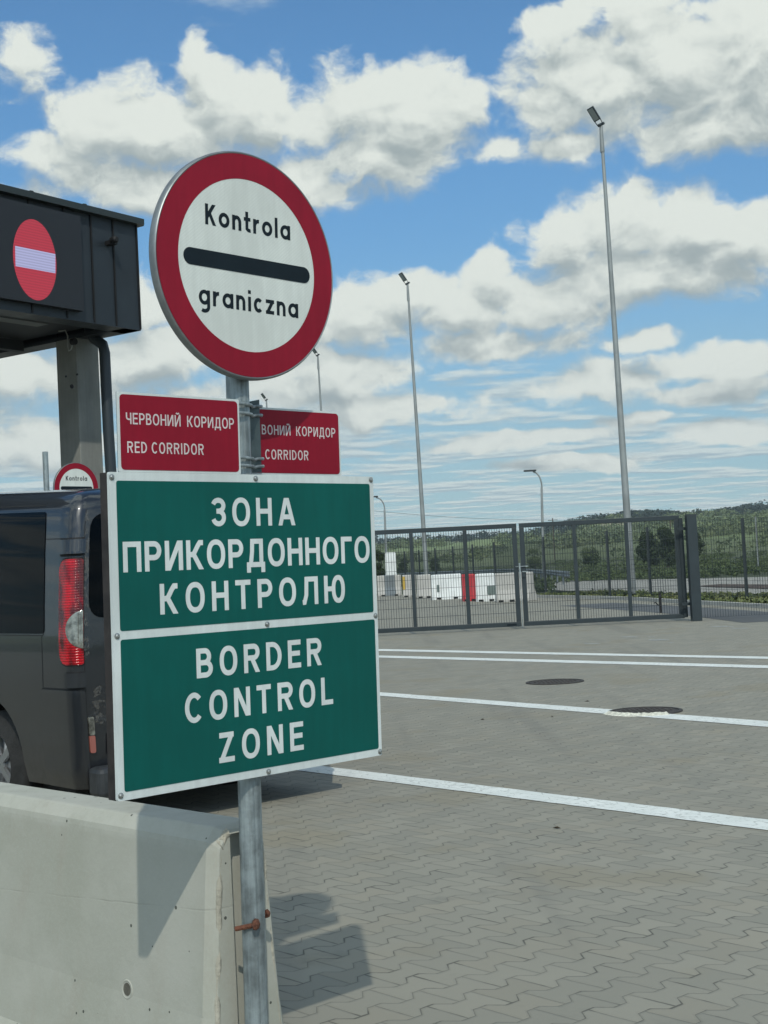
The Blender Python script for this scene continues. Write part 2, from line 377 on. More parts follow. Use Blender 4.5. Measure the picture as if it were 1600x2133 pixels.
# interlocking concrete pavers (bone-shaped stones)
ROAD = Vector((-.6685, .7437, 0)); ACR = Vector((.7437, .6685, 0))
def paver_nodes(t):
    g = t.new('ShaderNodeNewGeometry').outputs['Position']
    wob = t.vm('MULTIPLY', t.vm('SUBTRACT', t.noise(g, 2.3, 2, .5, '3D', 1), (.5, .5, .5)), (.018, .018, 0))
    gg = t.vm('ADD', g, wob)
    # columns are stacked along the road direction, zigzag joints run across it
    x = t.vm('DOT_PRODUCT', gg, tuple(ROAD)); v = t.vm('DOT_PRODUCT', gg, tuple(ACR))
    return g, x, v
def mat_pavers(painted=False):
    m = mat('white_road_paint' if painted else 'concrete_pavers', (.2, .2, .19), .85, 0, .3); t = NT(m.node_tree); b = t.n['Principled BSDF']
    g, u, v = paver_nodes(t)
    W, H, A = .142, .200, .17
    xx = t.m('DIVIDE', u, W); vv = t.m('DIVIDE', v, H)
    fr = t.m('FRACT', vv); tri = t.m('SUBTRACT', t.m('MULTIPLY', t.m('ABSOLUTE', t.m('SUBTRACT', fr, .5)), 4.), 1.)
    tw = t.m('MAXIMUM', t.m('MINIMUM', t.m('MULTIPLY', tri, 2.6), 1.), -1.)
    j = t.m('FLOOR', xx); par = t.m('FLOORED_MODULO', j, 2.); sgn = t.m('SUBTRACT', 1., t.m('MULTIPLY', par, 2.))
    bj = t.m('ADD', t.m('ADD', j, .5), t.m('MULTIPLY', t.m('MULTIPLY', sgn, tw), A))
    d = t.m('SUBTRACT', xx, bj)
    ci = t.m('ADD', j, t.m('GREATER_THAN', d, 0.)); cp = t.m('FLOORED_MODULO', ci, 2.)
    wv_ = t.m('ADD', vv, t.m('MULTIPLY', cp, .5)); wf = t.m('FRACT', wv_)
    ds = t.m('MULTIPLY', t.m('SUBTRACT', .5, t.m('ABSOLUTE', t.m('SUBTRACT', wf, .5))), H)
    dzg = t.m('MULTIPLY', t.m('ABSOLUTE', d), W*.8)
    cell = t.cxyz(ci, t.m('FLOOR', wv_), 0)
    wn = t.new('ShaderNodeTexWhiteNoise'); t.l.new(cell, wn.inputs['Vector']); rnd = wn.outputs[0]; rc = t.xyz(wn.outputs[1])
    dm = t.m('MINIMUM', ds, dzg)
    jw = t.m('ADD', .0011, t.m('MULTIPLY', t.mr(t.noise(g, 5, 3, .6), .48, .70), .0038))
    joint = t.mr(dm, t.m('MULTIPLY', jw, 1.5), t.m('MULTIPLY', jw, .3))
    soft = t.mr(dm, .016, .0)
    big = t.noise(g, .55, 5, .6); mid = t.noise(g, 3.0, 6, .65); fine = t.noise(g, 160, 2, .7)
    if painted:
        c = t.mix(t.mr(mid, .3, .75), (.60, .63, .60), (.72, .74, .71))
        wear = t.m('MULTIPLY', t.mr(t.m('ADD', t.noise(g, 26, 6, .7), t.m('MULTIPLY', t.noise(g, 1.5, 2, .5), .25)), .67, .76), .7)
        c = t.mix(wear, c, (.34, .35, .33))
        c = t.mix(t.m('MULTIPLY', joint, .6), c, (.30, .31, .29))
    else:
        c = t.mix(rnd, (.215, .208, .172), (.272, .258, .210))
        c = t.mix(t.m('MULTIPLY', t.m('GREATER_THAN', rc[1], .78), .34), c, (.275, .245, .185))
        c = t.mix(t.m('MULTIPLY', t.mr(big, .35, .7), .40), c, (.218, .208, .168))
        c = t.mix(t.m('MULTIPLY', t.mr(mid, .45, .75), .30), c, (.250, .232, .188))
        c = t.mix(t.m('MULTIPLY', fine, .25), c, (.29, .295, .27))
        st = t.m('MULTIPLY', t.mr(t.noise(g, 1.3, 5, .7), .60, .72), .40)
        c = t.mix(st, c, (.135, .135, .120))
        bp = t.m('MULTIPLY', t.mr(t.noise(g, .9, 3, .5), .56, .66), .38); c = t.mix(bp, c, (.235, .205, .140))
        tt = t.noise(t.vm('MULTIPLY', g, (1.9, .12, 1)), 1., 4, .55); c = t.mix(t.m('MULTIPLY', t.mr(tt, .54, .68), .30), c, (.14, .138, .125))
        c = t.mix(t.m('MULTIPLY', soft, .13), c, (.10, .10, .09))
        c = t.mix(t.m('MULTIPLY', joint, .72), c, (.055, .055, .047))
    t.l.new(c, b.inputs['Base Color'])
    bn = t.new('ShaderNodeBump'); bn.inputs['Strength'].default_value = .35 if not painted else .3; bn.inputs['Distance'].default_value = .006
    hh = t.m('ADD', t.m('MULTIPLY', t.mr(dm, .0, .008), .9), t.m('ADD', t.m('MULTIPLY', fine, .15), t.m('MULTIPLY', rc[2], .25)))
    t.l.new(hh, bn.inputs['Height']); t.l.new(bn.outputs[0], b.inputs['Normal'])
    return m
M['pavers'] = mat_pavers(); M['paintline'] = mat_pavers(True)
M['thickpaint'] = mat('lumpy_cream_paint', (.62, .61, .52), .8, var=.25, vscale=30, bump=1., bscale=60)

def mat_land():
    m = mat('grassland', (.06, .1, .03), .95); t = NT(m.node_tree); b = t.n['Principled BSDF']
    g = t.new('ShaderNodeNewGeometry').outputs['Position']; px, py, pz = t.xyz(g)
    n = t.noise(g, .35, 6, .6); nb = t.noise(t.vm('MULTIPLY', g, (1, .35, 1)), .006, 3, .5); nf = t.noise(g, 6, 4, .7)
    c = t.mix(t.mr(n, .3, .7), (.060, .078, .028), (.105, .122, .045))
    lb = t.noise(t.vm('MULTIPLY', g, (.15, 1, 1)), .028, 2, .5); c = t.mix(t.mr(lb, .44, .52), (.045, .058, .022), c)
    far = t.mr(t.vm('LENGTH', g), 260, 420)
    fld = t.mix(t.mr(nb, .44, .50), (.17, .22, .075), (.13, .16, .058)); fld = t.mix(t.mr(nb, .58, .61), fld, (.30, .27, .15))
    c = t.mix(far, c, fld); c = t.mix(t.m('MULTIPLY', nf, .4), c, (.04, .05, .02))
    t.l.new(c, b.inputs['Base Color'])
    return m
M['land'] = mat_land()
def mat_leaf(name, a, bcol, sc_=.5):
    m = mat(name, a, .7, 0, .25); t = NT(m.node_tree); b = t.n['Principled BSDF']
    g = t.new('ShaderNodeNewGeometry'); n = t.noise(g.outputs['Position'], sc_, 3, .6)
    wn = t.new('ShaderNodeObjectInfo')
    f = t.m('ADD', t.m('MULTIPLY', t.mr(n, .32, .68), .7), t.m('MULTIPLY', g.outputs['Random Per Island'], .3))
    t.l.new(t.mix(f, a, bcol), b.inputs['Base Color'])
    return m
M['leafdark'] = mat_leaf('dark_foliage', (.018, .032, .014), (.040, .062, .022), .8)
M['leafmid'] = mat_leaf('bush_foliage', (.040, .065, .026), (.125, .160, .065), .25)
M['leaffar'] = mat_leaf('woodland_foliage', (.055, .085, .040), (.175, .205, .095), .05)
M['grass'] = mat_leaf('roadside_grass', (.07, .10, .030), (.16, .17, .07), .9)

# ---------------------------------------------------------------- stroke lettering
def arc(cx, cy, rx, ry, a0, a1, n=14):
    return [(cx+rx*math.cos(R(a0+(a1-a0)*i/n)), cy+ry*math.sin(R(a0+(a1-a0)*i/n))) for i in range(n+1)]
def ring(cx, cy, rx, ry, n=36, e=.88):
    o = []
    for i in range(n):
        a = 2*math.pi*i/n; c, s = math.cos(a), math.sin(a)
        o.append((cx+rx*math.copysign(abs(c)**e, c), cy+ry*math.copysign(abs(s)**e, s)))
    return o
def glyph(ch, W, h, X=.72):
    """centre lines: list of (points, closed); h is half the stroke; cap height 1; x-height X"""
    r = W-h; L_ = [(h, 0), (h, 1)]; RR = [(r, 0), (r, 1)]
    if ch in 'ОO': return [(ring(W/2, .5, W/2-h, .5-h+.01), 1)]
    if ch in 'СC': return [(arc(W/2+.03, .5, W/2+.02-h, .5-h+.01, 42, 318, 26), 0)]
    if ch in 'НH': return [(L_, 0), (RR, 0), ([(h, .52), (r, .52)], 0)]
    if ch == 'П': return [([(h, 0), (h, 1-h), (r, 1-h), (r, 0)], 0)]
    if ch in 'РPRBВ':
        q = .5-h*.2 if ch in 'РP' else .53-h*.2
        if ch in 'РP': q = .455
        rr = (1-h-q)/2
        o = [(L_, 0), ([(h, 1-h), (r-rr*.9, 1-h)]+arc(r-rr*.9, 1-h-rr, rr*.9, rr, 90, -90, 12)[1:]+[(h, q)], 0)]
        if ch == 'R': o += [([(W*.50, q), (r+h*.15, -.06)], 0)]
        if ch in 'BВ':
            r2 = (q-h)/2; o[1] = ([(h, 1-h), (r-rr-.05, 1-h)]+arc(r-rr-.04, 1-h-rr, rr*.9, rr, 90, -90, 12)[1:]+[(h, q)], 0)
            o += [([(h, q), (r-r2, q)]+arc(r-r2, h+r2, r2, r2, 90, -90, 12)[1:]+[(h, h)], 0)]
        return o
    if ch == 'D': 
        return [(L_, 0), ([(h, 1-h), (r-.34, 1-h)]+arc(r-.34, .5, .34, .5-h, 90, -90, 18)[1:]+[(h, h)], 0)]
    if ch == 'И': return [(L_, 0), (RR, 0), ([(h*1.1, -.05), (r-h*.1, 1.05)], 0)]
    if ch == 'Й': return glyph('И', W, h)+[(arc(W/2, 1.25, .16, .13, 200, 340, 8), 0)]
    if ch == 'N': return [(L_, 0), (RR, 0), ([(h*1.0, 1.05), (r-h*.0, -.05)], 0)]
    if ch == 'К': return [(L_, 0), ([(h, .5), (W*.42, .52), (W*.66, .80), (W*.78, 1-h), (W*.98, 1-h)], 0), ([(W*.42, .52), (W-h*.9, -.05)], 0)]
    if ch == 'K': return [(L_, 0), ([(h, .34), (W-h*.8, 1.06)], 0), ([(W*.40, .58), (W-h*.7, -.06)], 0)]
    if ch == 'Д': 
        a = .17
        return [([(h, -.19), (h, h)], 0), ([(r, -.19), (r, h)], 0), ([(0, h), (W, h)], 0), ([(W*.22, h), (W*.30, .55), (W*.32, 1-h), (W*.80, 1-h), (W*.80, h)], 0)]
    if ch in 'АA': return [([(h*1.08-.05*(W/2-h)*1, -.1), (W/2-h*.15+.02, 1.1)], 0), ([(W-h*1.08+.05*(W/2-h), -.1), (W/2+h*.15-.02, 1.1)], 0), ([(W*.2, .31), (W*.8, .31)], 0)]
    if ch == 'Г': return [([(h, 0), (h, 1-h), (W, 1-h)], 0)]
    if ch in 'ТT': return [([(0, 1-h), (W, 1-h)], 0), ([(W/2, 0), (W/2, 1-h)], 0)]
    if ch == 'Л': return [([(0, h*.9), (W*.12, h), (W*.24, .35), (W*.27, 1-h), (r, 1-h), (r, 0)], 0)]
    if ch == 'Ю': return [(L_, 0), ([(h, .52), (W*.42, .52)], 0), (ring(W*.68, .5, W*.32-h, .5-h+.01), 1)]
    if ch == 'Ч': return [([(h, 1), (h, .62)]+arc(h+.2, .62, .2, .2, 180, 270, 8)[1:]+[(r, .42)], 0), (RR, 0)]
    if ch in 'ЕE': return [([(W, 1-h), (h, 1-h), (h, h), (W, h)], 0), ([(h, .52), (W*.93, .52)], 0)]
    if ch == 'L': return [([(h, 1), (h, h), (W, h)], 0)]
    if ch == 'Z': return [([(.02, 1-h), (W-.01, 1-h), (.01+h*.1, h), (W, h)], 0)] if False else [([(.03, 1-h), (W-.02, 1-h)], 0), ([(W-h*1.1, 1-h*.6), (h*1.1, h*.6)], 0), ([(0, h), (W, h)], 0)]
    if ch == 'I': return [(L_, 0)]
    if ch == 'З':
        ru = (1-h-.53)/2; rl = (.53-h)/2
        return [(arc(W*.48, 1-h-ru, W*.42-h*.4, ru, 165, -90, 16)+[(W*.34, .53)], 0), ([(W*.40, .53)]+arc(W*.48, h+rl, W*.52-h, rl, 90, -165, 18), 0)]
    xr = W-h
    if ch == 'o': return [(ring(W/2, X/2, W/2-h, X/2-h, 32, 1.), 1)]
    if ch == 'a': return [(ring(W/2, X/2, W/2-h, X/2-h, 32, 1.), 1), ([(xr, 0), (xr, X)], 0)]
    if ch == 'g': return [(ring(W/2, X/2+.01, W/2-h, X/2-h, 32, 1.), 1), ([(xr, X), (xr, -.08)]+arc(W/2, -.08, W/2-h, .2, 0, -130, 12)[1:], 0)]
    if ch == 'n': return [([(h, 0), (h, X)], 0), ([(h, X*.55)]+arc(W/2, X*.55, W/2-h, X*.45-h, 180, 0, 12)[1:]+[(xr, 0)], 0)]
    if ch == 'r': return [([(h, 0), (h, X)], 0), ([(h, X*.5)]+arc(h+.24, X*.5, .24, X*.5-h, 180, 80, 8)[1:], 0)]
    if ch == 't': return [([(W*.45, 1), (W*.45, .17)]+arc(W*.45+.17, .19, .17, .19-h, 180, 290, 8)[1:], 0), ([(0, X-h), (W, X-h)], 0)]
    if ch == 'l': return [([(h, 0), (h, 1.)], 0)]
    if ch == 'i': return [([(h, 0), (h, X)], 0), ([(h, X+.14), (h, X+.14+2*h)], 0)]
    if ch == 'c': return [(arc(W/2, X/2, W/2-h, X/2-h, 45, 315, 20), 0)]
    if ch == 'z': return [([(0, X-h), (W, X-h)], 0), ([(W-h, X-h*.6), (h, h*.6)], 0), ([(0, h), (W, h)], 0)]
    return []
WID = dict(zip('ПРИКОДНГЗАТЛЮЧЕЙВBORDENCLTZRPSIK', [.72, .68, .75, .74, .80, .84, .72, .56, .62, .84, .68, .76, 1.04, .66, .62, .75, .68, .70, .78, .72, .72, .62, .72, .74, .58, .66, .66, .72, .68, .7, .17, .7]))
WID.update(dict(o=.70, a=.70, g=.70, n=.60, r=.42, t=.44, l=.2, i=.2, c=.62, z=.56))
WID['D'] = .72; WID['E'] = .62; WID['K'] = .68
def clipy(poly, lo, hi):
    for sgn, lim in ((1, lo), (-1, hi)):
        out = []
        for i in range(len(poly)):
            a, b = poly[i-1], poly[i]; ia = sgn*(a.y-lim) >= -1e-9; ib = sgn*(b.y-lim) >= -1e-9
            if ia != ib: out.append(a.lerp(b, (lim-a.y)/(b.y-a.y)))
            if ib: out.append(b)
        poly = out
        if len(poly) < 3: return []
    return poly
def stroke_faces(pts, closed, hh):
    n = len(pts); P_ = [Vector(p) for p in pts]; L_, R_ = [], []
    for i in range(n):
        a = P_[i-1] if (i > 0 or closed) else None; b = P_[(i+1) % n] if (i < n-1 or closed) else None
        d1 = (P_[i]-a).normalized() if a is not None else None; d2 = (b-P_[i]).normalized() if b is not None else None
        if d1 is None: d1 = d2
        if d2 is None: d2 = d1
        n1 = Vector((-d1.y, d1.x)); n2 = Vector((-d2.y, d2.x)); mm = (n1+n2)
        if mm.length < .2: mm = n1.copy(); k = 1
        else: mm.normalize(); k = min(2.2, 1/max(.35, mm.dot(n1)))
        L_.append(P_[i]+mm*hh*k); R_.append(P_[i]-mm*hh*k)
    fs = []
    rngi = range(n if closed else n-1)
    for i in rngi: fs.append((L_[i], R_[i], R_[(i+1) % n], L_[(i+1) % n]))
    return fs
def lettering(lines, fr, mat_, parent, name='lettering', off=.0012):
    """lines: (text, x0, x1, baseline, cap, stroke, widthscale, rotation)"""
    o, X, Y, N = fr; lay = 0
    for (txt, x0, x1, y0, cap, st, ws, rot) in lines:
        mb = MB()
        ws_ = [WID.get(ch, .7)*ws if ch not in 'Il' else WID.get(ch, .2) if ch != 'I' else st*1.02 for ch in txt]
        ws_ = [(st*1.02 if ch in 'Ili' else (.45 if ch == ' ' else q)) for ch, q in zip(txt, ws_)]
        gap = ((x1-x0)/cap-sum(ws_))/max(1, len(txt)-1)
        cx = 0.
        for ch, q in zip(txt, ws_):
            for pts, cl in glyph(ch, q, st/2):
                lay += 1; hz_ = off+.00006*(lay % 7)
                for f in stroke_faces(pts, cl, st/2):
                    if ch in 'АAИNKКRZЛ': f = clipy(list(f), 0., 1.)
                    if len(f) < 3: continue
                    vs_ = []
                    for p in f:
                        lx = (cx+p.x)*cap; ly = p.y*cap
                        lx, ly = lx*math.cos(rot)-ly*math.sin(rot), lx*math.sin(rot)+ly*math.cos(rot)
                        vs_.append(o+X*(x0+lx)+Y*(y0+ly)+N*hz_)
                    mb.add(vs_, [tuple(range(len(vs_)))])
            cx += q+gap
        mb.build(name, mat_, parent, fix=False)
def rrect(x0, x1, y0, y1, r, n=5):
    o = []
    for cx, cy, a in ((x1-r, y1-r, 0), (x0+r, y1-r, 90), (x0+r, y0+r, 180), (x1-r, y0+r, 270)):
        o += [(cx+r*math.cos(R(a+90*i/n)), cy+r*math.sin(R(a+90*i/n))) for i in range(n+1)]
    return o
def bez(name): pass

# ---------------------------------------------------------------- ground, pavement, roads
def sheet(name, pts, z, mat_, kind='structure', label=None):
    mb = MB(); mb.add([(p[0], p[1], z) for p in pts], [tuple(range(len(pts)))])
    o = mb.build(name, mat_, fix=False)
    if o.data.polygons[0].normal.z < 0: o.data.flip_normals()
    return tag(o, label, None, None, kind)
EL = [(-3000, 45), (300, 48), (787, 51), (900, 51), (970, 55), (1010, 60), (1100, 58), (1180, 62), (1225, 76), (1300, 77), (1400, 80), (1540, 82), (1600, 84), (1900, 88), (4000, 60)]
EX = [azel(a, 1150)[0] if abs(a) < 3500 else R(50) for a, b in EL]; EY = [b for a, b in EL]
EX[0] = -R(52)
RIDGE = 1500.
def land_h(x, y, trees=True):
    r = math.hypot(x, y); a = math.atan2(x, y)
    if r < 120: return -.03
    e = (np.interp(a, EX, EY)-7)/FPX
    k = min(1, max(0, (r-150)/(RIDGE-150))); k = k*k*(3-2*k)
    k = .35*k+.65*k**.7 if k > 0 else 0
    h = e*min(r, RIDGE)*k + CAMH*k
    back = max(0., min(1., (abs(a)-1.2)/.5))
    h *= (1-.7*back)
    h += k*(2.5*math.sin(a*37+r*.006)+1.6*math.sin(a*91-r*.011))
    if r > RIDGE: h -= (r-RIDGE)*.02
    return h-.03
def build_land():
    rs = [0, 8, 20, 45, 80, 120, 150, 180, 220, 270, 330, 400, 480, 570, 670, 780, 900, 1020, 1150, 1280, 1400, 1500, 1650, 1900, 2300]
    na = 220; vs_ = [(0, 0, -.03)]; fs = []
    az_ = np.concatenate([np.linspace(-.36, .36, 120, endpoint=False), np.linspace(.36, 2*math.pi-.36, 100, endpoint=False)])
    for r in rs[1:]:
        for a in az_: x, y = r*math.sin(a), r*math.cos(a); vs_.append((x, y, land_h(x, y)))
    for j in range(na): fs.append((0, 1+(j+1) % na, 1+j))
    for i in range(len(rs)-2):
        for j in range(na):
            a = 1+i*na+j; b = 1+i*na+(j+1) % na; fs.append((a, b, b+na, a+na))
    mb = MB(); mb.add(vs_, fs); o = mb.build('ground', M['land'], smooth=True, angle=180)
    tag(o, kind='structure')
build_land()
kerbpx = [(1108, 1245), (1180, 1246.5), (1250, 1248), (1330, 1251.5), (1412, 1257), (1500, 1262), (1600, 1268), (1750, 1281)]
kp = [G(*q) for q in kerbpx]
pav = [(-60, -30), (60, -30), (60, kp[-1].y-4), tuple(kp[-1].xy)] + [tuple(p.xy) for p in kp[::-1][1:]] + [(kp[0].x-.4, 66), (-30, 92), (-60, 92)]
sheet('pavement', pav, 0, M['pavers'])
# kerb, grass verge, gravel yard behind
def strip(name, path, off0, off1, z, mat_, h=None, kind='structure'):
    mb = MB(); vs_ = []
    for i, p in enumerate(path):
        a = path[max(0, i-1)]; b = path[min(len(path)-1, i+1)]; d = (b-a); d.z = 0; d.normalize(); n_ = Vector((-d.y, d.x, 0))
        vs_ += [p+n_*off0, p+n_*off1]
    k = len(path)
    if h is None:
        mb.add([(v.x, v.y, z) for v in vs_], [(2*i, 2*i+2, 2*i+3, 2*i+1) for i in range(k-1)])
    else:
        mb.add([(v.x, v.y, z) for v in vs_]+[(v.x, v.y, z+h) for v in vs_],
               [(2*k+2*i, 2*k+2*i+2, 2*k+2*i+3, 2*k+2*i+1) for i in range(k-1)] + [(2*i, 2*i+2, 2*k+2*i+2, 2*k+2*i) for i in range(k-1)]
               + [(2*i+1, 2*i+3, 2*k+2*i+3, 2*k+2*i+1) for i in range(k-1)] + [(0, 1, 2*k+1, 2*k), (2*k-2, 2*k-1, 4*k-1, 4*k-2)])
    return tag(mb.build(name, mat_), kind=kind)
strip('kerb', kp, .0, .15, -.02, M['kerb'], .12)
strip('asphalt_apron', [G(1290, 1255), G(1412, 1261), G(1500, 1266), G(1600, 1272.5), G(1750, 1287)], -.2, -1.9, .004, M['asphalt'])
grass_in = [p for p in kp]
strip('verge', kp, .15, 5.5, .05, M['land'])
yard = [G(1108, 1231), G(1200, 1235), G(1300, 1238), G(1400, 1241), G(1500, 1245), G(1600, 1249), G(1750, 1259)]
yd2 = [G(1150, 1213.5), G(1300, 1211), G(1450, 1208), G(1600, 1205), G(1750, 1203)]
sheet('gravel_yard', [p.xy for p in yard]+[p.xy for p in yd2[::-1]], .075, M['gravel'])
sheet('soil_bed', [G(1450, 1226).xy, G(1520, 1229).xy, G(1600, 1232).xy, G(1750, 1240).xy, G(1750, 1229).xy, G(1600, 1223).xy, G(1500, 1222).xy], .10, M['soil'])
sheet('far_road', [G(700, 1199).xy, G(900, 1195).xy, G(1095, 1191).xy, G(1200, 1212).xy, G(1150, 1219).xy, G(1080, 1203).xy, G(900, 1207).xy, G(700, 1214).xy][:8], .03, M['asphalt'])

# painted lines (each a thin sheet on the pavers)
def line(a0, a1, b0, b1, ext=(0., 0.), z=.004):
    """a0/a1: picture positions of the far edge, b0/b1 of the near edge"""
    A0, A1, B0, B1 = G(*a0), G(*a1), G(*b0), G(*b1)
    dA = (A1-A0).normalized(); dB = (B1-B0).normalized()
    A0 -= dA*ext[0]; B0 -= dB*ext[0]; A1 += dA*ext[1]; B1 += dB*ext[1]
    n = 70; vs_ = []
    for i in range(n+1):
        f = i/n; j1 = (random.random()-.5)*.014; j2 = (random.random()-.5)*.014
        p = A0.lerp(A1, f); q = B0.lerp(B1, f); dd = (p-q).normalized()
        p = p+dd*j1; q = q+dd*j2; vs_ += [(p.x, p.y, z), (q.x, q.y, z)]
    mb = MB(); mb.add(vs_, [(2*i, 2*i+1, 2*i+3, 2*i+2) for i in range(n)])
    o = mb.build('painted_line', M['paintline'], fix=False)
    if o.data.polygons[0].normal.z < 0: o.data.flip_normals()
    return tag(o, kind='structure')
line((780, 1610), (1600, 1709), (780, 1626), (1600, 1731), (2.4, 1.5))
line((798, 1443), (1600, 1503), (798, 1450.5), (1600, 1515), (3., 2))
line((798, 1352.5), (1600, 1368.5), (798, 1356.5), (1600, 1373), (5, 5))
line((798, 1366), (1600, 1386.5), (798, 1370.5), (1600, 1392.5), (5, 5))
def flake(u0, u1, v, hgt, seed):
    rr = random.Random(seed); pts = []
    for i in range(9): pts.append((u0+(u1-u0)*i/8, v-hgt*(.3+.7*rr.random())*math.sin(math.pi*(i+.5)/9)))
    for i in range(8, -1, -1): pts.append((u0+(u1-u0)*i/8, v+hgt*(.3+.7*rr.random())*math.sin(math.pi*(i+.5)/9)+.3))
    o = sheet('worn_paint', [G(*p).xy for p in pts], .003, M['wornpaint']); return o
M['wornpaint'] = mat('worn_paint_residue', (.27, .275, .255), .85, var=.2, vscale=6)
for i, q in enumerate([(1217, 1252, 1341, 1.3), (1293, 1330, 1327, 1.4), (1350, 1395, 1333, 2.), (1392, 1404, 1339, 1), (1350, 1366, 1327, .9), (1478, 1530, 1305, 1.4), (1520, 1560, 1309, 1)]): flake(*q, i)

# manhole covers
def manhole(c, label, r=.335):
    e = empty('manhole_cover', c, label, 'manhole cover', 'round iron manhole covers in the paving')
    fr = (Vector(c), Vector((1, 0, 0)), Vector((0, 1, 0)), ZA)
    MB().lathe([(r, -.004), (r, .010), (r-.035, .012), (r-.035, -.004)], 48, fr).build('ring', M['ironring'], e)
    mb = MB().lathe([(r-.04, -.004), (r-.04, .007), (r-.06, .009)], 48, fr)
    for i in range(-5, 6):
        for j in range(-5, 6):
            if math.hypot(i, j) < 5.2: mb.box(fr[0]+Vector((i*.046, j*.046, .0105)), (.024, .024, .004))
    mb.build('cover', M['iron'], e)
    return e
manhole(G(1156, 1421), 'brown iron manhole cover lying clear between two white lines')
mh = manhole(G(1344, 1482.5), 'iron manhole cover crossed by a white line, its near edge caked with cream paint')
c = G(1344, 1482.5); mb = MB(); rr = random.Random(3); vs_ = []
for i in range(41):
    a = R(185+i*2.7); r1 = .335+.045+.02*rr.random(); r0 = .335-.05-.06*math.sin(math.pi*i/40)*rr.random()
    for q, z_ in ((r0, .0135), ((r0+r1)/2, .024+.006*rr.random()), (r1, .002)): vs_.append((c.x+q*math.cos(a), c.y+q*math.sin(a), z_))
mb.add(vs_, [(3*i+j, 3*i+3+j, 3*i+4+j, 3*i+1+j) for i in range(40) for j in (0, 1)]); mb.build('paint_crust', M['thickpaint'], mh)

# ---------------------------------------------------------------- the border sign
TH, RO, TI = .79432223, -.00375298, .02082405
SE = Vector((.71338379, .70076351, -.00375297)); SK = Vector((.01726853, -.01222518, .99977615)); SN = Vector((.70056076, -.7132889, -.0208224))
SC = Vector((-.34266644, 3.6, 1.29568566))
def S(a, b, off=0.): return SC+SE*a+SK*b+SN*off
def clamp_band(mb, a, b, off, r, h=.022):
    mb.lathe([(r+.001, -h/2), (r+.006, -h/2), (r+.006, h/2), (r+.001, h/2)], 24, (S(a, b, off), SE, SN, SK))
def round_plate(root, ca, cb, org, rot=0., rad=.29):
    """round border-control plate with its centre at local (ca, cb)"""
    X = SE*math.cos(rot)+SK*math.sin(rot); Y = -SE*math.sin(rot)+SK*math.cos(rot)
    O = org+SE*ca+SK*cb
    fr = (O, X, Y, SN)
    pl = MB().lathe([(rad-.012, -.029), (rad+.002, -.027), (rad+.0065, -.021), (rad+.0065, -.004), (rad+.0045, .0005), (rad+.002, .002), (rad-.001, .0)], 96, fr).build('round_plate', M['rim'], root, smooth=True, angle=50)
    mb = MB(); n = 96; vs_ = []
    for r in (rad-.0005, .2245):
        vs_ += [O+(X*math.cos(2*math.pi*i/n)+Y*math.sin(2*math.pi*i/n))*r+SN*.0014 for i in range(n)]
    mb.add(vs_, [(i, (i+1) % n, n+(i+1) % n, n+i) for i in range(n)]); mb.build('red_ring', M['signred'], pl)
    MB().add([O+(X*math.cos(2*math.pi*i/n)+Y*math.sin(2*math.pi*i/n))*.2262+SN*.0009 for i in range(n)], [tuple(range(n))]).build('white_disc', M['signwhite'], pl)
    MB().prism(rrect(-.2085, .2085, -.0215, .0215, .0212, 8), O, X, Y, SN, .0011, .0022).build('black_bar', M['black'], pl)
    lettering([('Kontrola', -.139, .143, .0870, .0535, .180, .93, 0), ('graniczna', -.163, .166, -.1190, .0530, .180, .95, 0)], fr, M['black'], pl)
    return pl
def sign_post(root, off=-.05, top=1.19, bottom=-1.30, a0=.0, lean=0.):
    mb = MB().bar(S(a0, bottom, off), S(a0, top, off), .0302, 40)
    return mb.build('post', M['steel'], root, smooth=True)
sign = empty('border_sign', (S(0, -1.29, -.05).x, S(0, -1.29, -.05).y, 0), 'large signpost with round plate, red plates and green board, in front of the barrier', 'road sign', 'border control signposts')
# the post is a tube with long shallow grooves
mb = MB(); n = 120; prof = []
for i in range(n):
    a = 2*math.pi*i/n; prof.append(.0304-.0022*max(0, math.cos(a*3+.9))**14)
vs_ = [S(0, z_, -.05)+(SE*math.cos(2*math.pi*i/n)+SN*math.sin(2*math.pi*i/n))*prof[i] for z_ in (-1.32, 1.19) for i in range(n)]
mb.add(vs_, [(i, (i+1) % n, n+(i+1) % n, n+i) for i in range(n)]+[tuple(range(n-1, -1, -1)), tuple(range(n, 2*n))])
mb.build('post', M['steel'], sign, smooth=True, angle=60)
round_plate(sign, -.0005, .930, SC+SN*.012, -R(.9))
# green board
bd = MB().prism(rrect(-.4345, .4345, -.389, .389, .004, 2), SC, SE, SK, SN, -.010, 0).build('zone_board', M['boardwhite'], sign)
MB().prism([(-.4345, -.3885), (-.406, -.3885), (-.406, .3885), (-.4345, .3885)], SC, SE, SK, SN, -.040, -.0102)\
    .prism([(.406, -.3885), (.4345, -.3885), (.4345, .3885), (.406, .3885)], SC, SE, SK, SN, -.040, -.0102)\
    .prism([(-.4058, -.3885), (.4058, -.3885), (.4058, -.360), (-.4058, -.360)], SC, SE, SK, SN, -.040, -.0102)\
    .prism([(-.4058, .360), (.4058, .360), (.4058, .3885), (-.4058, .3885)], SC, SE, SK, SN, -.040, -.0102).build('back_frame', M['edge'], bd)
MB().prism(rrect(-.4158, .4192, .0106, .3685, .006, 3), SC, SE, SK, SN, .0002, .0010).build('green_field', M['signgreen'], bd)
MB().prism(rrect(-.4158, .4222, -.3692, -.0099, .006, 3), SC, SE, SK, SN, .0002, .0010).build('green_field', M['signgreen'], bd)
g_ = .178
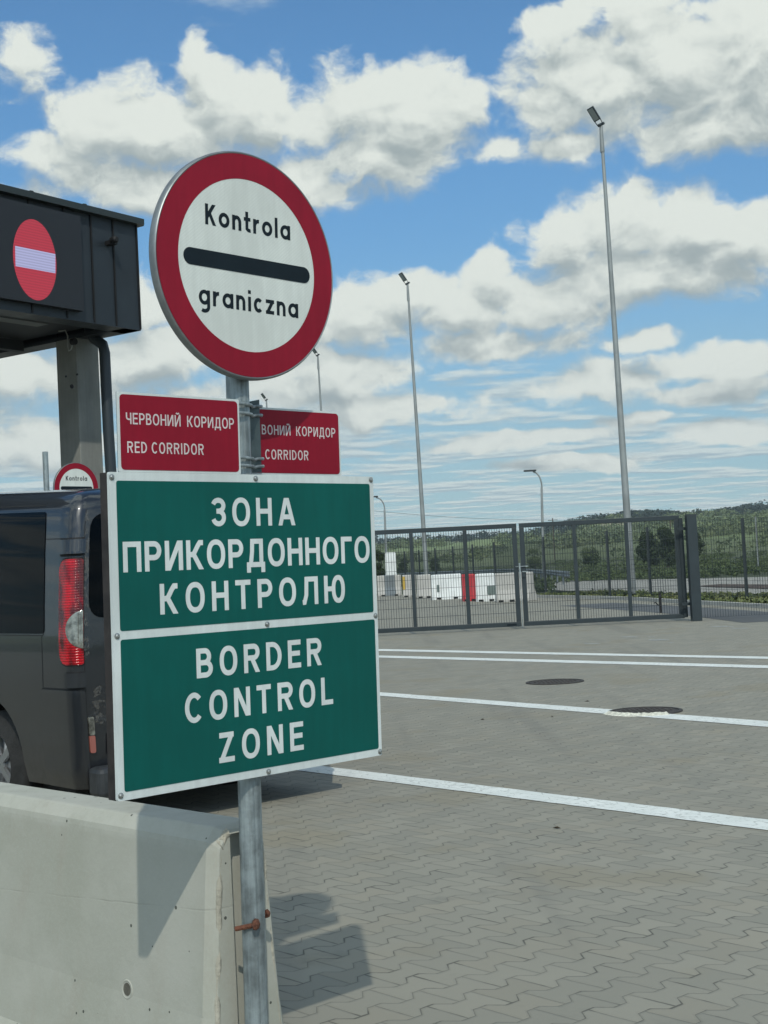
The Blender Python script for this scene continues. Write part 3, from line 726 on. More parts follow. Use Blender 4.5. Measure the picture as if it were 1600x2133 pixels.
lettering([('ЗОНА', -.1355, .1425, .2560, .0725, g_, 1.0, 0), ('ПРИКОРДОННОГО', -.403, .411, .1495, .0730, g_, .985, 0), ('КОНТРОЛЮ', -.300, .3125, .0435, .0745, g_, .98, 0),
           ('BORDER', -.1964, .2197, -.1205, .0735, g_, .98, 0), ('CONTROL', -.2358, .2562, -.2285, .0735, g_, .98, 0), ('ZONE', -.1344, .1465, -.3380, .0750, g_, 1.0, 0)],
          (SC, SE, SK, SN), M['textwhite'], bd)
M['bolt'] = mat('zinc_bolt', (.34, .35, .34), .35, .8, var=.3, vscale=200)
for (a, b) in [(-.428, .3765), (.0108, .3784), (.4253, .3800), (-.4250, -.0004), (.0346, -.0002), (.4262, .0001), (-.4268, -.3764), (.0246, -.3803), (.4268, -.3785)]:
    MB().lathe([(.0075, .0003), (.0075, .0012), (.0048, .0018), (.0048, .0040), (.0030, .0052)], 14, (S(a, b), SE, SK, SN)).build('bolt', M['bolt'], bd, smooth=True)
# board rails behind
for b in (.30, -.31):
    MB().box(S(0, b, -.0165), (.80, .034, .012), (SE, SK, SN)).build('rail', M['bracket'], sign)
# red plates
def red_plate(a0, a1, b0, b1, off, lines, tw=1.):
    pl = MB().prism(rrect(a0, a1, b0, b1, .003, 2), SC, SE, SK, SN, off-.0045, off).build('red_plate', M['boardwhite'], sign)
    MB().prism(rrect(a0+.0055, a1-.006, b0+.0055, b1-.0055, .010, 5), SC, SE, SK, SN, off+.0002, off+.0009).build('red_field', M['signred'], pl)
    MB().box(S((a0+a1)/2, (b0+b1)/2, off-.0055), (a1-a0, b1-b0, .0015), (SE, SK, SN)).build('back_sheet', M['bracket'], pl)
    lettering(lines, (SC+SN*off, SE, SK, SN), M['textpink'], pl)
    return pl
red_plate(-.4057, -.0368, .3893, .5817, .0, [('ЧЕРВОНИЙ КОРИДОР', -.3838, -.0556, .5048, .0276, .138, .86, 0), ('RED', -.3822, -.3255, .4358, .0274, .138, .84, 0), ('CORRIDOR', -.3120, -.1545, .4358, .0274, .138, .84, 0)])
sh = .4064+.0368
red_plate(-.4057+sh, .4064, .3960, .5790, -.100, [('ЧЕР', .046, .106, .5055, .0265, .138, .86, 0), ('ВОНИЙ КОРИДОР', .1182, .3872, .5055, .0265, .138, .86, 0), ('RED', .046, .098, .4385, .0268, .138, .84, 0), ('CORRIDOR', .1273, .2830, .4385, .0268, .138, .84, 0)])
mb = MB(); mb.prism([(.0427, .398), (.0829, .400), (.0823, .594), (.0427, .586)], SC, SE, SK, SN, -.066, -.062).build('bracket_plate', M['bracket'], sign)
for b in (.572, .548, .432, .412):
    MB().tube([S(-.045, b+.002, -.012), S(-.01, b+.001, -.010), S(.02, b, -.020), S(.040, b-.002, -.040), S(.066, b+.003, -.055), S(.088, b+.004, -.060)], .0042, 8).build('clamp_rod', M['steel'], sign, smooth=True)
for b in (.720, 1.10):
    mb = MB(); clamp_band(mb, 0, b, -.05, .0302); mb.box(S(0, b, -.024), (.10, .022, .006), (SE, SK, SN)); mb.build('clamp', M['steel'], sign)
for b in (.30, -.31):
    mb = MB(); clamp_band(mb, 0, b, -.05, .0302); mb.build('clamp', M['steel'], sign)
# rusty bolt through the post
q = P(517, 1901, 3.6)
MB().lathe([(.013, 0), (.014, .004), (.014, .016), (.011, .022), (.004, .024)], 8, (S(-.016, -.765, -.022), SE, SK, (SN*.8-SE*.5).normalized())).build('post_bolt', M['rust'], sign)
MB().tube([S(-.052, -.778, -.060), S(-.034, -.772, -.036), S(-.018, -.768, -.018)], .0065, 8).build('post_bolt', M['rust'], sign)
MB().tube([S(.028, -.755, -.055), S(.040, -.757, -.052)], .007, 8).lathe([(.0105, -.005), (.0115, .004), (.006, .009)], 8, (S(.044, -.757, -.050), SN, SK, SE)).build('post_bolt', M['rust'], sign)

# second signpost behind the van
off2 = P(159.5, 1017, 16.0)
ctr = S(-.0005, .930, .012)
sh2 = off2-ctr
SC2 = SC+sh2
s2 = empty('border_sign', (S(0, -1.29, -.05).x+sh2.x, S(0, -1.29, -.05).y+sh2.y, 0), 'distant border signpost showing its round plate above the roof of the van', 'road sign', 'border control signposts')
round_plate(s2, -.0005, .930, SC2+SN*.012, 0)
b_ = S(0, 0, -.05)+sh2
MB().bar((b_.x, b_.y, 0), b_+SK*1.19, .0302, 24).build('post', M['steel'], s2, smooth=True)
mb = MB(); mb.lathe([(.0312, -.011), (.037, -.011), (.037, .011), (.0312, .011)], 24, (b_+SK*1.05, SE, SN, SK)); mb.build('clamp', M['steel'], s2)
# galvanised post behind the van roof
q = P(94, 941, 14.6); mb = MB()
mb.bar((q.x, q.y, 0), q, .030, 20)
bp = tag(mb.build('steel_post', M['steel'], smooth=True), 'bare galvanised steel post standing up behind the van roof', 'post')

# ---------------------------------------------------------------- foreground concrete barrier
BE = Vector((math.sin(TH), math.cos(TH), 0)); BL_ = Vector((-math.cos(TH), math.sin(TH), 0))
B0 = Vector((-.4108721, 3.6967848, 0)) + BL_*.012
half = [(.205, 0), (.205, .05), (.155, .11), (.128, .29), (.0925, .720), (.090, .735), (.062, .770)]
def prof_poly(slot=False, k=1.):
    rgt = [(x, z_) for x, z_ in half]
    return rgt
def barrier_mesh():
    mb = MB(); L_ = 4.0
    # cross-sections: chamfered end, then body, then far chamfer
    P0 = [(-x, z_) for x, z_ in half]+[(x, z_) for x, z_ in half[::-1]]
    n = len(P0)
    secs = []
    for al, k, dz_ in ((0, .80, -.020), (.010, .88, -.010), (.032, 1., 0), (L_-.03, 1., 0), (L_, .86, -.02)):
        secs.append([B0+BE*(x*(k if z_ < 1 else 1) if True else x)+BL_*al+ZA*(z_+(dz_ if z_ > .5 else 0)) for x, z_ in P0])
    # subdivide body for the slot: slot is a separate grimy recess, so the end face is built as two flanks
    vs_ = [p for s_ in secs for p in s_]
    fs = [(i*n+j, i*n+(j+1) % n, (i+1)*n+(j+1) % n, (i+1)*n+j) for i in range(len(secs)-1) for j in range(n)]
    fs += [tuple(range((len(secs)-1)*n, len(secs)*n))]
    mb.add(vs_, fs)
    # end face with a vertical slot between a = -.045 and .035
    E0 = secs[0]; sl, sr, dp = -.038, .044, .06
    left = [p for p in E0[:n//2]]; right = [p for p in E0[n//2:]]
    tz = E0[n//2-1].z
    a_ = [B0+BE*sl+ZA*tz, B0+BE*sl]; c_ = [B0+BE*sr+ZA*tz, B0+BE*sr]
    mb.add(left+a_, [tuple(range(len(left)+2))]); mb.add(right[:1][:0]+[*c_[::-1]]+right[::1], [tuple(range(len(right)+2))])
    mb.add([a_[1], a_[0], a_[0]+BL_*dp, a_[1]+BL_*dp], [(0, 1, 2, 3)]); mb.add([c_[1], c_[0], c_[0]+BL_*dp, c_[1]+BL_*dp], [(0, 1, 2, 3)])
    mb.add([a_[0]+BL_*dp, c_[0]+BL_*dp, c_[1]+BL_*dp, a_[1]+BL_*dp], [(0, 1, 2, 3)])
    return mb
bar = empty('concrete_barrier', B0, 'long grey concrete barrier with a lifting hole, directly behind the sign post', 'barrier')
barrier_mesh().build('barrier_body', M['concrete'], bar, bevel=.006)
# patched rough top edges at the end
def rough(name, pts, r, seed, m_):
    rr = random.Random(seed); mb = MB(); k = 22; P_ = []
    for i in range(k+1):
        f = i/k*(len(pts)-1); j = min(int(f), len(pts)-2); P_.append(pts[j].lerp(pts[j+1], f-j)+Vector((rr.uniform(-1, 1), rr.uniform(-1, 1), rr.uniform(-1, 1)))*r*.22)
    mb.tube(P_, r, 8, [r*(.55+.6*rr.random()) if 0 < i < k else r*.3 for i in range(k+1)])
    return mb.build(name, m_, bar, smooth=True, angle=60)
def BP(a, l, z_): return B0+BE*a+BL_*l+ZA*z_
rough('chipped_edge', [BP(-.046, .004, .752), BP(-.070, .006, .700), BP(-.078, .006, .60), BP(-.088, .006, .45), BP(-.100, .006, .30), BP(-.115, .006, .12)], .008, 4, M['chipped'])
rough('chipped_edge', [BP(-.040, .008, .752), BP(-.055, .01, .742), BP(-.066, .012, .716)], .012, 5, M['chipped'])
rough('chipped_edge', [BP(.046, .004, .750), BP(.060, .005, .735), BP(.073, .006, .700), BP(.080, .006, .55), BP(.095, .006, .35), BP(.112, .006, .12)], .007, 6, M['chipped'])
# lifting hole on the side face
def side_pt(l, z_):
    hw = .0925+(.720-z_)*(.128-.0925)/.43; return BP(-hw, l, z_)
hc = side_pt(.375, .292+.01); nrm = (-BE+ZA*.082).normalized(); tx = BL_; ty = nrm.cross(tx).normalized()
MB().lathe([(.0165, -.001), (.0215, .0012), (.0235, .0022), (.0255, .0018), (.0275, -.001)], 28, (hc, tx, ty, nrm)).build('lifting_hole_rim', M['concrete'], bar, smooth=True)
MB().lathe([(.0175, -.0005), (.0175, .0006)], 28, (hc, tx, ty, nrm)).build('lifting_hole', M['slot'], bar)  # flat disc; its dark colour stands in for the shade inside the hole

# ---------------------------------------------------------------- the van
c0 = P(153, 1400, 7.8)
VO = Vector((c0.x, c0.y, 0)); VF = ROAD; VW = ACR; VWD, VL = 1.90, 4.8
ZI = [(.26, .05), (.35, .02), (.8, 0), (1.1, .005), (1.3, .02), (1.6, .05), (1.8, .078), (1.87, .098), (1.92, .135), (1.95, .20), (1.967, .33), (1.975, .55)]
def rise(s_, z_): return .055*max(0., min(1.6, s_-.12))*max(0., min(1., (z_-1.25)/.70))
def inset(z_): return float(np.interp(z_, [a for a, b in ZI], [b for a, b in ZI]))
def sfront(z_): return float(np.interp(z_, [.26, .6, .85, 1.0, 1.12, 1.85, 1.93, 1.96, 1.975], [4.6, 4.78, 4.74, 4.55, 4.1, 3.25, 3.0, 2.8, 2.5]))
RC = .07
def vpt(p, z_, off=0.):
    """p > 0 runs forward along the left side, p < 0 runs right across the rear; returns world point"""
    i = inset(z_); Lh = RC*math.pi/4; ri = i*.75
    if p > Lh: s_, w_, ns, nw = ri+RC+(p-Lh), i, 0, -1
    elif p < -Lh: s_, w_, ns, nw = ri, i+RC+(-p-Lh), -1, 0
    else:
        a = (p/Lh+1)*math.pi/4   # 0 at rear plane .. pi/2 at side
        ns, nw = -math.cos(a), -math.sin(a); s_, w_ = ri+RC+RC*ns, i+RC+RC*nw
    return VO+VF*(s_+ns*off)+VW*(w_+nw*off)+ZA*(z_+rise(s_, z_))
def van_ring(z_):
    sf = sfront(z_); i = inset(z_); ri = i*.75; rf = .32; pts = []
    for p in [-(VWD/2-i-RC)-RC*math.pi/4, -.6, -.3, -.12]: pts.append(vpt(max(p, -(VWD/2-i)), z_))
    for k in range(7): pts.append(vpt(RC*math.pi/4*(-1+2*k/6), z_))
    for s_ in np.linspace(ri+RC+.1, max(sf-rf, ri+RC+.2), 26): pts.append(VO+VF*s_+VW*i+ZA*(z_+rise(s_, z_)))
    cs = max(sf-rf, ri+RC+.2)
    for k in range(1, 9):
        a = math.pi/2*k/8; pts.append(VO+VF*(cs+rf*math.sin(a))+VW*(i+.45*(1-math.cos(a)))+ZA*(z_+rise(3, z_)))
    pts.append(VO+VF*(cs+rf+.03)+VW*(VWD/2)+ZA*(z_+rise(3, z_)))
    full = pts[:]
    mid = VWD/2
    for p in reversed(pts[1:-1]):
        d = (p-VO); w_ = d.dot(VW); full.append(p+VW*(2*(mid-w_)))
    return full
van = empty('van', VO+VF*2.4+VW*.95, 'dark grey van seen from behind at its rear left corner, beyond the concrete barrier', 'van')
zs = [.26, .30, .38, .5, .65, .8, .95, 1.1, 1.2, 1.3, 1.45, 1.6, 1.7, 1.8, 1.84, 1.87, 1.90, 1.925, 1.942, 1.955, 1.965, 1.971, 1.975]
rings = [van_ring(z_) for z_ in zs]; n = len(rings[0]); mb = MB()
mb.add([p for r in rings for p in r], [(i*n+j, i*n+(j+1) % n, (i+1)*n+(j+1) % n, (i+1)*n+j) for i in range(len(zs)-1) for j in range(n)]+[tuple(range(n-1, -1, -1)), tuple(range((len(zs)-1)*n, len(zs)*n))])
body = mb.build('body', M['paint'], van)
AX_R, AX_F = 1.07, 4.06
cut = MB()
for s_ in (AX_R, AX_F):
    for w_ in (-.1, VWD-.30): cut.bar(VO+VF*s_+VW*w_+ZA*.34, VO+VF*s_+VW*(w_+.40)+ZA*.34, .41, 40)
cu = cut.build('cutter', None)
bm_ = body.modifiers.new('b', 'BOOLEAN'); bm_.operation = 'DIFFERENCE'; bm_.object = cu; bm_.solver = 'EXACT'
bpy.context.view_layer.update()
dg = bpy.context.evaluated_depsgraph_get(); me = bpy.data.meshes.new_from_object(body.evaluated_get(dg))
body.modifiers.clear(); body.data = me; bpy.data.objects.remove(cu)
me.polygons.foreach_set('use_smooth', [True]*len(me.polygons)); me.set_sharp_from_angle(angle=R(38))
def patch(rows, mat_, name, parent, off=.004, n=14, mirror=False, uv=False, smooth=True, back=.006):
    """rows: (z, p0, p1) ; a thin skin following the body, with a skirt back to it"""
    mb = MB(); vs_ = []; k = len(rows)
    for z_, p0, p1 in rows:
        for j in range(n+1): vs_.append(vpt(p0+(p1-p0)*j/n, z_, off))
    if mirror: vs_ = [p+VW*(2*(VWD/2-(p-VO).dot(VW))) for p in vs_]
    m1 = n+1; fs = [(i*m1+j, i*m1+j+1, (i+1)*m1+j+1, (i+1)*m1+j) for i in range(k-1) for j in range(n)]
    mb.add(vs_, fs)
    bnd = [j for j in range(m1)]+[i*m1+n for i in range(1, k)]+[(k-1)*m1+j for j in range(n-1, -1, -1)]+[i*m1 for i in range(k-2, 0, -1)]
    sk = []
    for z_, p0, p1 in rows:
        for j in range(n+1): sk.append(vpt(p0+(p1-p0)*j/n, z_, off-back))
    if mirror: sk = [p+VW*(2*(VWD/2-(p-VO).dot(VW))) for p in sk]
    if not uv:
        b0 = len(mb.v); mb.v += [tuple(sk[i]) for i in bnd]; q_ = len(bnd)
        for i in range(q_): mb.f.append((bnd[i], bnd[(i+1) % q_], b0+(i+1) % q_, b0+i))
    o = mb.build(name, mat_, parent, smooth=smooth, angle=40)
    if uv:
        l_ = o.data.uv_layers.new(name='UVMap')
        for poly in o.data.polygons:
            for li in poly.loop_indices:
                vi = o.data.loops[li].vertex_index; l_.data[li].uv = ((vi % m1)/n, (vi//m1)/(k-1))
    return o
def rows_round(z0, z1, p0, p1, r0, r1, n=16):
    """rounded at both ends: r0 rounds the p0 side, r1 the p1 side (0 for square)"""
    out = []
    sg = 1 if p1 > p0 else -1
    ts = sorted(set([0, 1]+[q/n for q in range(n+1)]+[.01, .03, .97, .99]))
    for t_ in ts:
        z_ = z0+(z1-z0)*t_; d = min(z_-z0, z1-z_)
        def cut_(r): return (r-math.sqrt(max(0, r*r-(r-min(d, r))**2))) if r > 0 else 0
        out.append((z_, p0+sg*cut_(r0), p1-sg*cut_(r1)))
    return out
# glass
patch(rows_round(1.14, 1.835, .312, 1.58, .02, .06), M['glass'], 'side_window', van)
patch(rows_round(1.14, 1.83, 1.68, 2.75, .06, .06), M['glass'], 'side_window', van)
patch(rows_round(1.14, 1.80, 2.84, 3.10, .05, .05), M['glass'], 'side_window', van)
patch(rows_round(1.14, 1.835, .312, 2.75, .02, .06), M['glass'], 'side_window', van, mirror=True)
patch(rows_round(1.22, 1.82, -.088, -.90, .09, .03), M['glass'], 'rear_window', van)
patch(rows_round(1.22, 1.82, -.088, -.90, .09, .03), M['glass'], 'rear_window', van, mirror=True)
# windscreen
mb = MB(); vs_ = []
for z_ in (1.16, 1.4, 1.6, 1.82):
    s_ = sfront(z_)+.055
    for w_ in np.linspace(.30, VWD-.30, 9): vs_.append(VO+VF*(s_-.10*abs((w_-.95)/.65)**2.5)+VW*w_+ZA*z_)
mb.add(vs_, [(i*9+j, i*9+j+1, (i+1)*9+j+1, (i+1)*9+j) for i in range(3) for j in range(8)]); mb.build('windscreen', M['glass'], van, smooth=True)
# tail lamps, hinges, corner bumper
for mir in (False, True):
    patch(rows_round(.955, 1.570, .134, -.052, .075, .012, 26), M['seam'], 'lamp_gap', van, off=.0045, n=22, mirror=mir, back=.014)
    tl = patch(rows_round(.965, 1.560, .126, -.048, .070, .010, 26), M['lamp'], 'tail_lamp', van, off=.010, n=22, mirror=mir, back=.014)
    patch([(1.055+.215*t_, -.043+.085*max(0., math.cos(math.pi*(t_-.5)))**.6+.003, -.0455) for t_ in np.linspace(.0, 1., 18)], M['clearlens'], 'lens', tl, off=.014, n=12, mirror=mir, back=.006)
    for z0 in (1.590, .838):
        patch(rows_round(z0, z0+.082, .120 if z0 > 1 else .06, -.052, .02, .01), M['paint'], 'hinge', van, off=.026, n=12, mirror=mir, back=.03)
    patch(rows_round(z0-.010, z0+.090, .072, -.055, .02, .01), M['seam'], 'hinge_gap', van, off=.0035, n=12, mirror=mir, back=.004)
    patch(rows_round(1.576, 1.682, .134, -.055, .02, .01), M['seam'], 'hinge_gap', van, off=.0035, n=12, mirror=mir, back=.004)
    q = patch(rows_round(.262, .822, .36, -.050, .03, .02, 20), M['paint'], 'corner_bumper', van, off=.012, n=26, mirror=mir, back=.016)
    patch(rows_round(.262, .832, .368, -.055, .03, .02, 12), M['seam'], 'bumper_gap', van, off=.0015, n=20, mirror=mir, back=.004)
    patch(rows_round(.565, .668, -.056, -.092, .010, .010), M['clearlens'], 'reflector', van, off=.014, n=4, mirror=mir, back=.016)
    patch(rows_round(.465, .562, -.056, -.092, .010, .010), M['redlens'], 'reflector', van, off=.014, n=4, mirror=mir, back=.016)
    # rear arch trimming gap
patch([(z_, .340, .346) for z_ in np.linspace(.835, 1.13, 6)], M['seam'], 'panel_gap', van, off=.0012, n=2)
patch([(z_, .322, .328) for z_ in np.linspace(1.13, 1.95, 14)], M['seam'], 'panel_gap', van, off=.0012, n=2)
patch([(z_, -.0545, -.0585) for z_ in np.linspace(.40, 1.93, 18)], M['seam'], 'panel_gap', van, off=.0012, n=2)
patch([(1.676, .31, -.055), (1.681, .31, -.055)], M['seam'], 'panel_gap', van, off=.0012, n=20)
patch([(1.128, 2.9, .33), (1.134, 2.9, .33)], M['seam'], 'panel_gap', van, off=.0012, n=20)
patch([(1.868, 3.0, .33), (1.876, 3.0, .33)], M['seam'], 'roof_channel', van, off=.0012, n=20)
patch([(z_, -.945, -.955) for z_ in np.linspace(.42, 1.93, 18)], M['seam'], 'door_gap', van, off=.0012, n=2)
patch(rows_round(.98, 1.86, -.042, -.092, .0, .0, 10), M['mud'], 'mud_splashes', van, off=.0065, n=6, uv=True)
patch(rows_round(.62, .84, -.06, -.20, .0, .0, 10), M['mud'], 'mud_splashes', van, off=.0065, n=6, uv=True)
MB().box(VO+VF*(-.055)+VW*(VWD/2)+ZA*.305, (.14, VWD-.13, .17), (VF, VW, ZA)).build('rear_step', M['plastic'], van, bevel=.03)
pl = MB().box(VO+VF*(-.006)+VW*.455+ZA*.505, (.012, .52, .12), (VF, VW, ZA)).build('number_plate', M['plate'], van)
MB().box(VO+VF*(-.014)+VW*.217+ZA*.505, (.004, .04, .118), (VF, VW, ZA)).build('plate_band', M['blue'], pl)
def wheel(s_, w_, side):
    o = VO+VF*s_+VW*w_+ZA*.33; ax = -VW*side
    tyre = [(.20, .02), (.24, .0), (.30, -.012), (.318, -.02), (.328, -.045), (.33, -.08), (.33, -.15), (.32, -.19), (.26, -.21), (.20, -.20)]
    wh = MB().lathe([(r, -h_) for r, h_ in tyre], 56, (o, VF, ZA, -ax), False).build('wheel', M['rubber'], van, smooth=True, angle=50)
    mb = MB().lathe([(.205, .010), (.212, -.004), (.19, -.02), (.185, -.05), (.06, -.03), (.055, -.012), (.004, -.010)], 40, (o, VF, ZA, ax), False); mb.build('rim', M['alloy'], wh, smooth=True)
    for k in range(5):
        a = 2*math.pi*k/5; d = VF*math.cos(a)+ZA*math.sin(a); t_ = ax.cross(d)
        MB().box(o+d*.125-ax*.012, (.15, .045, .02), (d, t_, ax)).build('spoke', M['alloy'], wh)
    MB().lathe([(.36, -.30), (.40, -.04), (.407, -.02)], 40, (o, VF, ZA, ax), False).build('wheel_housing', M['seam'], van)
wheel(AX_R, .055, 1); wheel(AX_F, .055, 1); wheel(AX_R, VWD-.055, -1); wheel(AX_F, VWD-.055, -1)
MB().box(VO+VF*2.4+VW*.95+ZA*.24, (4.2, 1.6, .06), (VF, VW, ZA)).build('underbody', M['seam'], van)

# ---------------------------------------------------------------- canopy with led screen
CF = Vector((-.5726, -.8199, 0)); CS = Vector((-.8101, .5862, 0)); CN = Vector((.8199, -.5726, 0))
cc = P(293, 688, 18.0); CT = P(287, 467, 18.0)
K0 = Vector((cc.x, cc.y, 0)); ZB, ZT = cc.z, CT.z
can = empty('checkpoint_canopy', K0+CF*.1+CS*1.3, 'dark clad checkpoint canopy on a concrete column, with a red no entry screen', 'canopy')
LF, LS = 8.5, 9.0
pts = [K0, K0+CF*LF, K0+CF*LF+CS*LS, K0+CS*LS]
mb = MB(); mb.add([p+ZA*z_ for z_ in (ZB, ZT) for p in pts], [(4, 5, 6, 7), (0, 1, 5, 4), (1, 2, 6, 5), (2, 3, 7, 6), (3, 0, 4, 7)]); 
mb.build('fascia', M['clad'], can)
mb = MB(); s_ = [p+ZA*(ZB+.10) for p in [K0+CF*.3+CS*.3, K0+CF*(LF-.3)+CS*.3, K0+CF*(LF-.3)+CS*(LS-.3), K0+CF*.3+CS*(LS-.3)]]; mb.add(s_, [(0, 1, 2, 3)]); mb.build('soffit', M['soffit'], can)
mb = MB()
for a, b in ((pts[0], pts[1]), (pts[0], pts[3])):
    d = (b-a).normalized(); nn = Vector((d.y, -d.x, 0)); nn = nn if nn.dot(K0-(K0+CF+CS)) > 0 else -nn
    mb.box((a+b)/2+nn*(-.145)+ZA*(ZB+.02), ((b-a).length, .30, .05), (d, nn, ZA))
mb.build('lower_lip', M['clad'], can)
mb = MB()
mb.box((pts[0]+pts[1])/2+CN*.03+ZA*(ZT+.02), (LF+.1, .14, .08), (CF, CN, ZA)); 
mb.box((pts[0]+pts[3])/2+(CS.cross(ZA))*.03*(1 if CS.cross(ZA).dot(CF) < 0 else -1)+ZA*(ZT+.021), (LS+.1, .12, .076), (CS, CS.cross(ZA), ZA))
for k in range(7): mb.box(K0+CF*(.95+.85*k)+CN*.05+ZA*(ZT+.065), (.05, .05, .03), (CF, CN, ZA))
mb.build('roof_trim', M['cladcap'], can)
mb = MB()
for a in (.0, .42, .80, 1.25, 1.8, 2.4, 3.0): mb.box(K0+CF*(a+.008)+CN*.008+ZA*((ZB+ZT)/2), (.022, .018, ZT-ZB-.02), (CF, CN, ZA))
for a in (.8, 1.6, 2.4, 3.2): 
    nn = CS.cross(ZA); nn = nn if nn.dot(CF) < 0 else -nn
    mb.box(K0+CS*a+nn*.008+ZA*((ZB+ZT)/2), (.022, .018, ZT-ZB-.02), (CS, nn, ZA))
mb.build('cladding_seams', M['seam'], can)
mb = MB(); mb.box(K0+CF*.52+CN*.06+ZA*(ZT-.34), (.10, .12, .05), (CF, CN, ZA)); mb.lathe([(.04, 0), (.045, .08), (.03, .10)], 12, (K0+CF*.55+CN*.1+ZA*(ZT-.32), CF, ZA, CN)); mb.build('wall_fitting', M['seam'], can, smooth=True)
# screen
def cface(u, v):
    d = Vector(ray(u, v)); o_ = Vector((0, 0, CAMH)); t_ = (K0-o_).dot(CN)/d.dot(CN); p = o_+d*t_-K0; return p.dot(CF), p.z
s1, zt1 = cface(157, 470); s0, zb1 = cface(157, 649)
scr = MB().box(K0+CF*(s1+2.1)+CN*.05+ZA*((ZT-.10+zb1)/2+.0), (4.2, .09, ZT-.10-zb1), (CF, CN, ZA)).build('led_screen', M['screenb'], can)
def emis(name, colr, st, stripe=False):
    m = bpy.data.materials.new(name); m.use_nodes = True; t = NT(m.node_tree); b = t.n['Principled BSDF']
    b.inputs['Base Color'].default_value = (.02, .02, .02, 1); b.inputs['Roughness'].default_value = .5
    b.inputs['Emission Color'].default_value = (*colr, 1); b.inputs['Emission Strength'].default_value = st
    if stripe:
        g = t.new('ShaderNodeNewGeometry').outputs['Position']; px, py, pz = t.xyz(g)
        s_ = t.mr(t.m('SINE', t.m('MULTIPLY', pz, 190.)), -1, 1, .80, 1.05)
        t.l.new(t.mix(1., (*colr, 1), t.cxyz(s_, s_, s_), 'MULTIPLY'), b.inputs['Emission Color'])
    return m
M['ledred'] = emis('lit_red_leds', (.36, .014, .035), 1., True); M['ledwhite'] = emis('lit_white_leds', (.33, .34, .54), 1., True)
cx1, cz1 = cface(60, 543); l1, _ = cface(16, 540); r1, _ = cface(106, 546); _, ztop = cface(58, 460); _, zbot = cface(66, 628)
rx, rz = abs(l1-r1)/2, (ztop-zbot)/2
O_ = K0+ZA*0; nn_ = 64
ne = MB().add([K0+CF*((l1+r1)/2+rx*math.cos(2*math.pi*i/nn_))+ZA*((ztop+zbot)/2+rz*math.sin(2*math.pi*i/nn_))+CN*.0965 for i in range(nn_)], [tuple(range(nn_))]).build('no_entry_symbol', M['ledred'], scr)
b1 = [cface(20, 515), cface(104, 532), cface(104, 572), cface(21, 557)]
MB().add([K0+CF*a+ZA*z_+CN*.098 for a, z_ in b1], [(0, 1, 2, 3)]).build('white_bar', M['ledwhite'], ne)
# soffit beams and light strips
mb = MB()
for k in range(4): mb.box(K0+CF*4.2+CS*(1.9+1.7*k)+ZA*(ZB-.0), (7.6, .12, .14), (CF, CS, ZA))
mb.build('soffit_beam', M['soffit'], can)
for a, b in ((.9, .75), (1.5, 1.55)):
    MB().box(K0+CF*(a+1.7)+CS*b+ZA*(ZB+.07), (3.2, .22, .03), (CF, CS, ZA)).build('soffit_panel', M['strip'], can)
# column
px_ = P(168, 900, 18.55); q0 = Vector((px_.x, px_.y, 0))
cx_ax = (Vector((-.93, -.36, 0)).normalized()); cy_ax = Vector((.36, -.93, 0)).normalized()
MB().box(q0+ZA*(ZB/2), (.40, .40, ZB), (CF, CS, ZA)).build('column', M['colconc'], can, bevel=.015)
MB().lathe([(.045, 0), (.045, .06)], 14, (P(150, 712, 18.1), CF, ZA, CN)).build('column_socket', M['seam'], can)
M['cable'] = mat('pale_cable', (.25, .26, .24), .6)
MB().tube([P(122, 690, 18.12), P(136, 688, 18.12), P(141, 700, 18.12), P(141, 720, 18.12), P(143, 731, 18.1), P(148, 728, 18.1), P(151, 716, 18.1)], .009, 6).build('cable', M['cable'], can)
for (u, v) in ((149, 805), (160, 780), (137, 784)):
    MB().lathe([(.028 if u == 149 else .014, 0), (.028 if u == 149 else .014, .012)], 12, (P(u, v, 18.17), CF, ZA, CN)).build('anchor_hole', M['seam'], can)
MB().tube([P(186, 660, 18.35), P(187, 690, 18.35), P(196, 705, 18.32), P(214, 718, 18.3), P(218, 735, 18.3), P(221, 800, 18.3), P(226, 900, 18.3), P(231, 980, 18.3), (P(231, 980, 18.3).x+.01, 18.3, 0)], .073, 18).build('downpipe', M['pipe'], can, smooth=True)

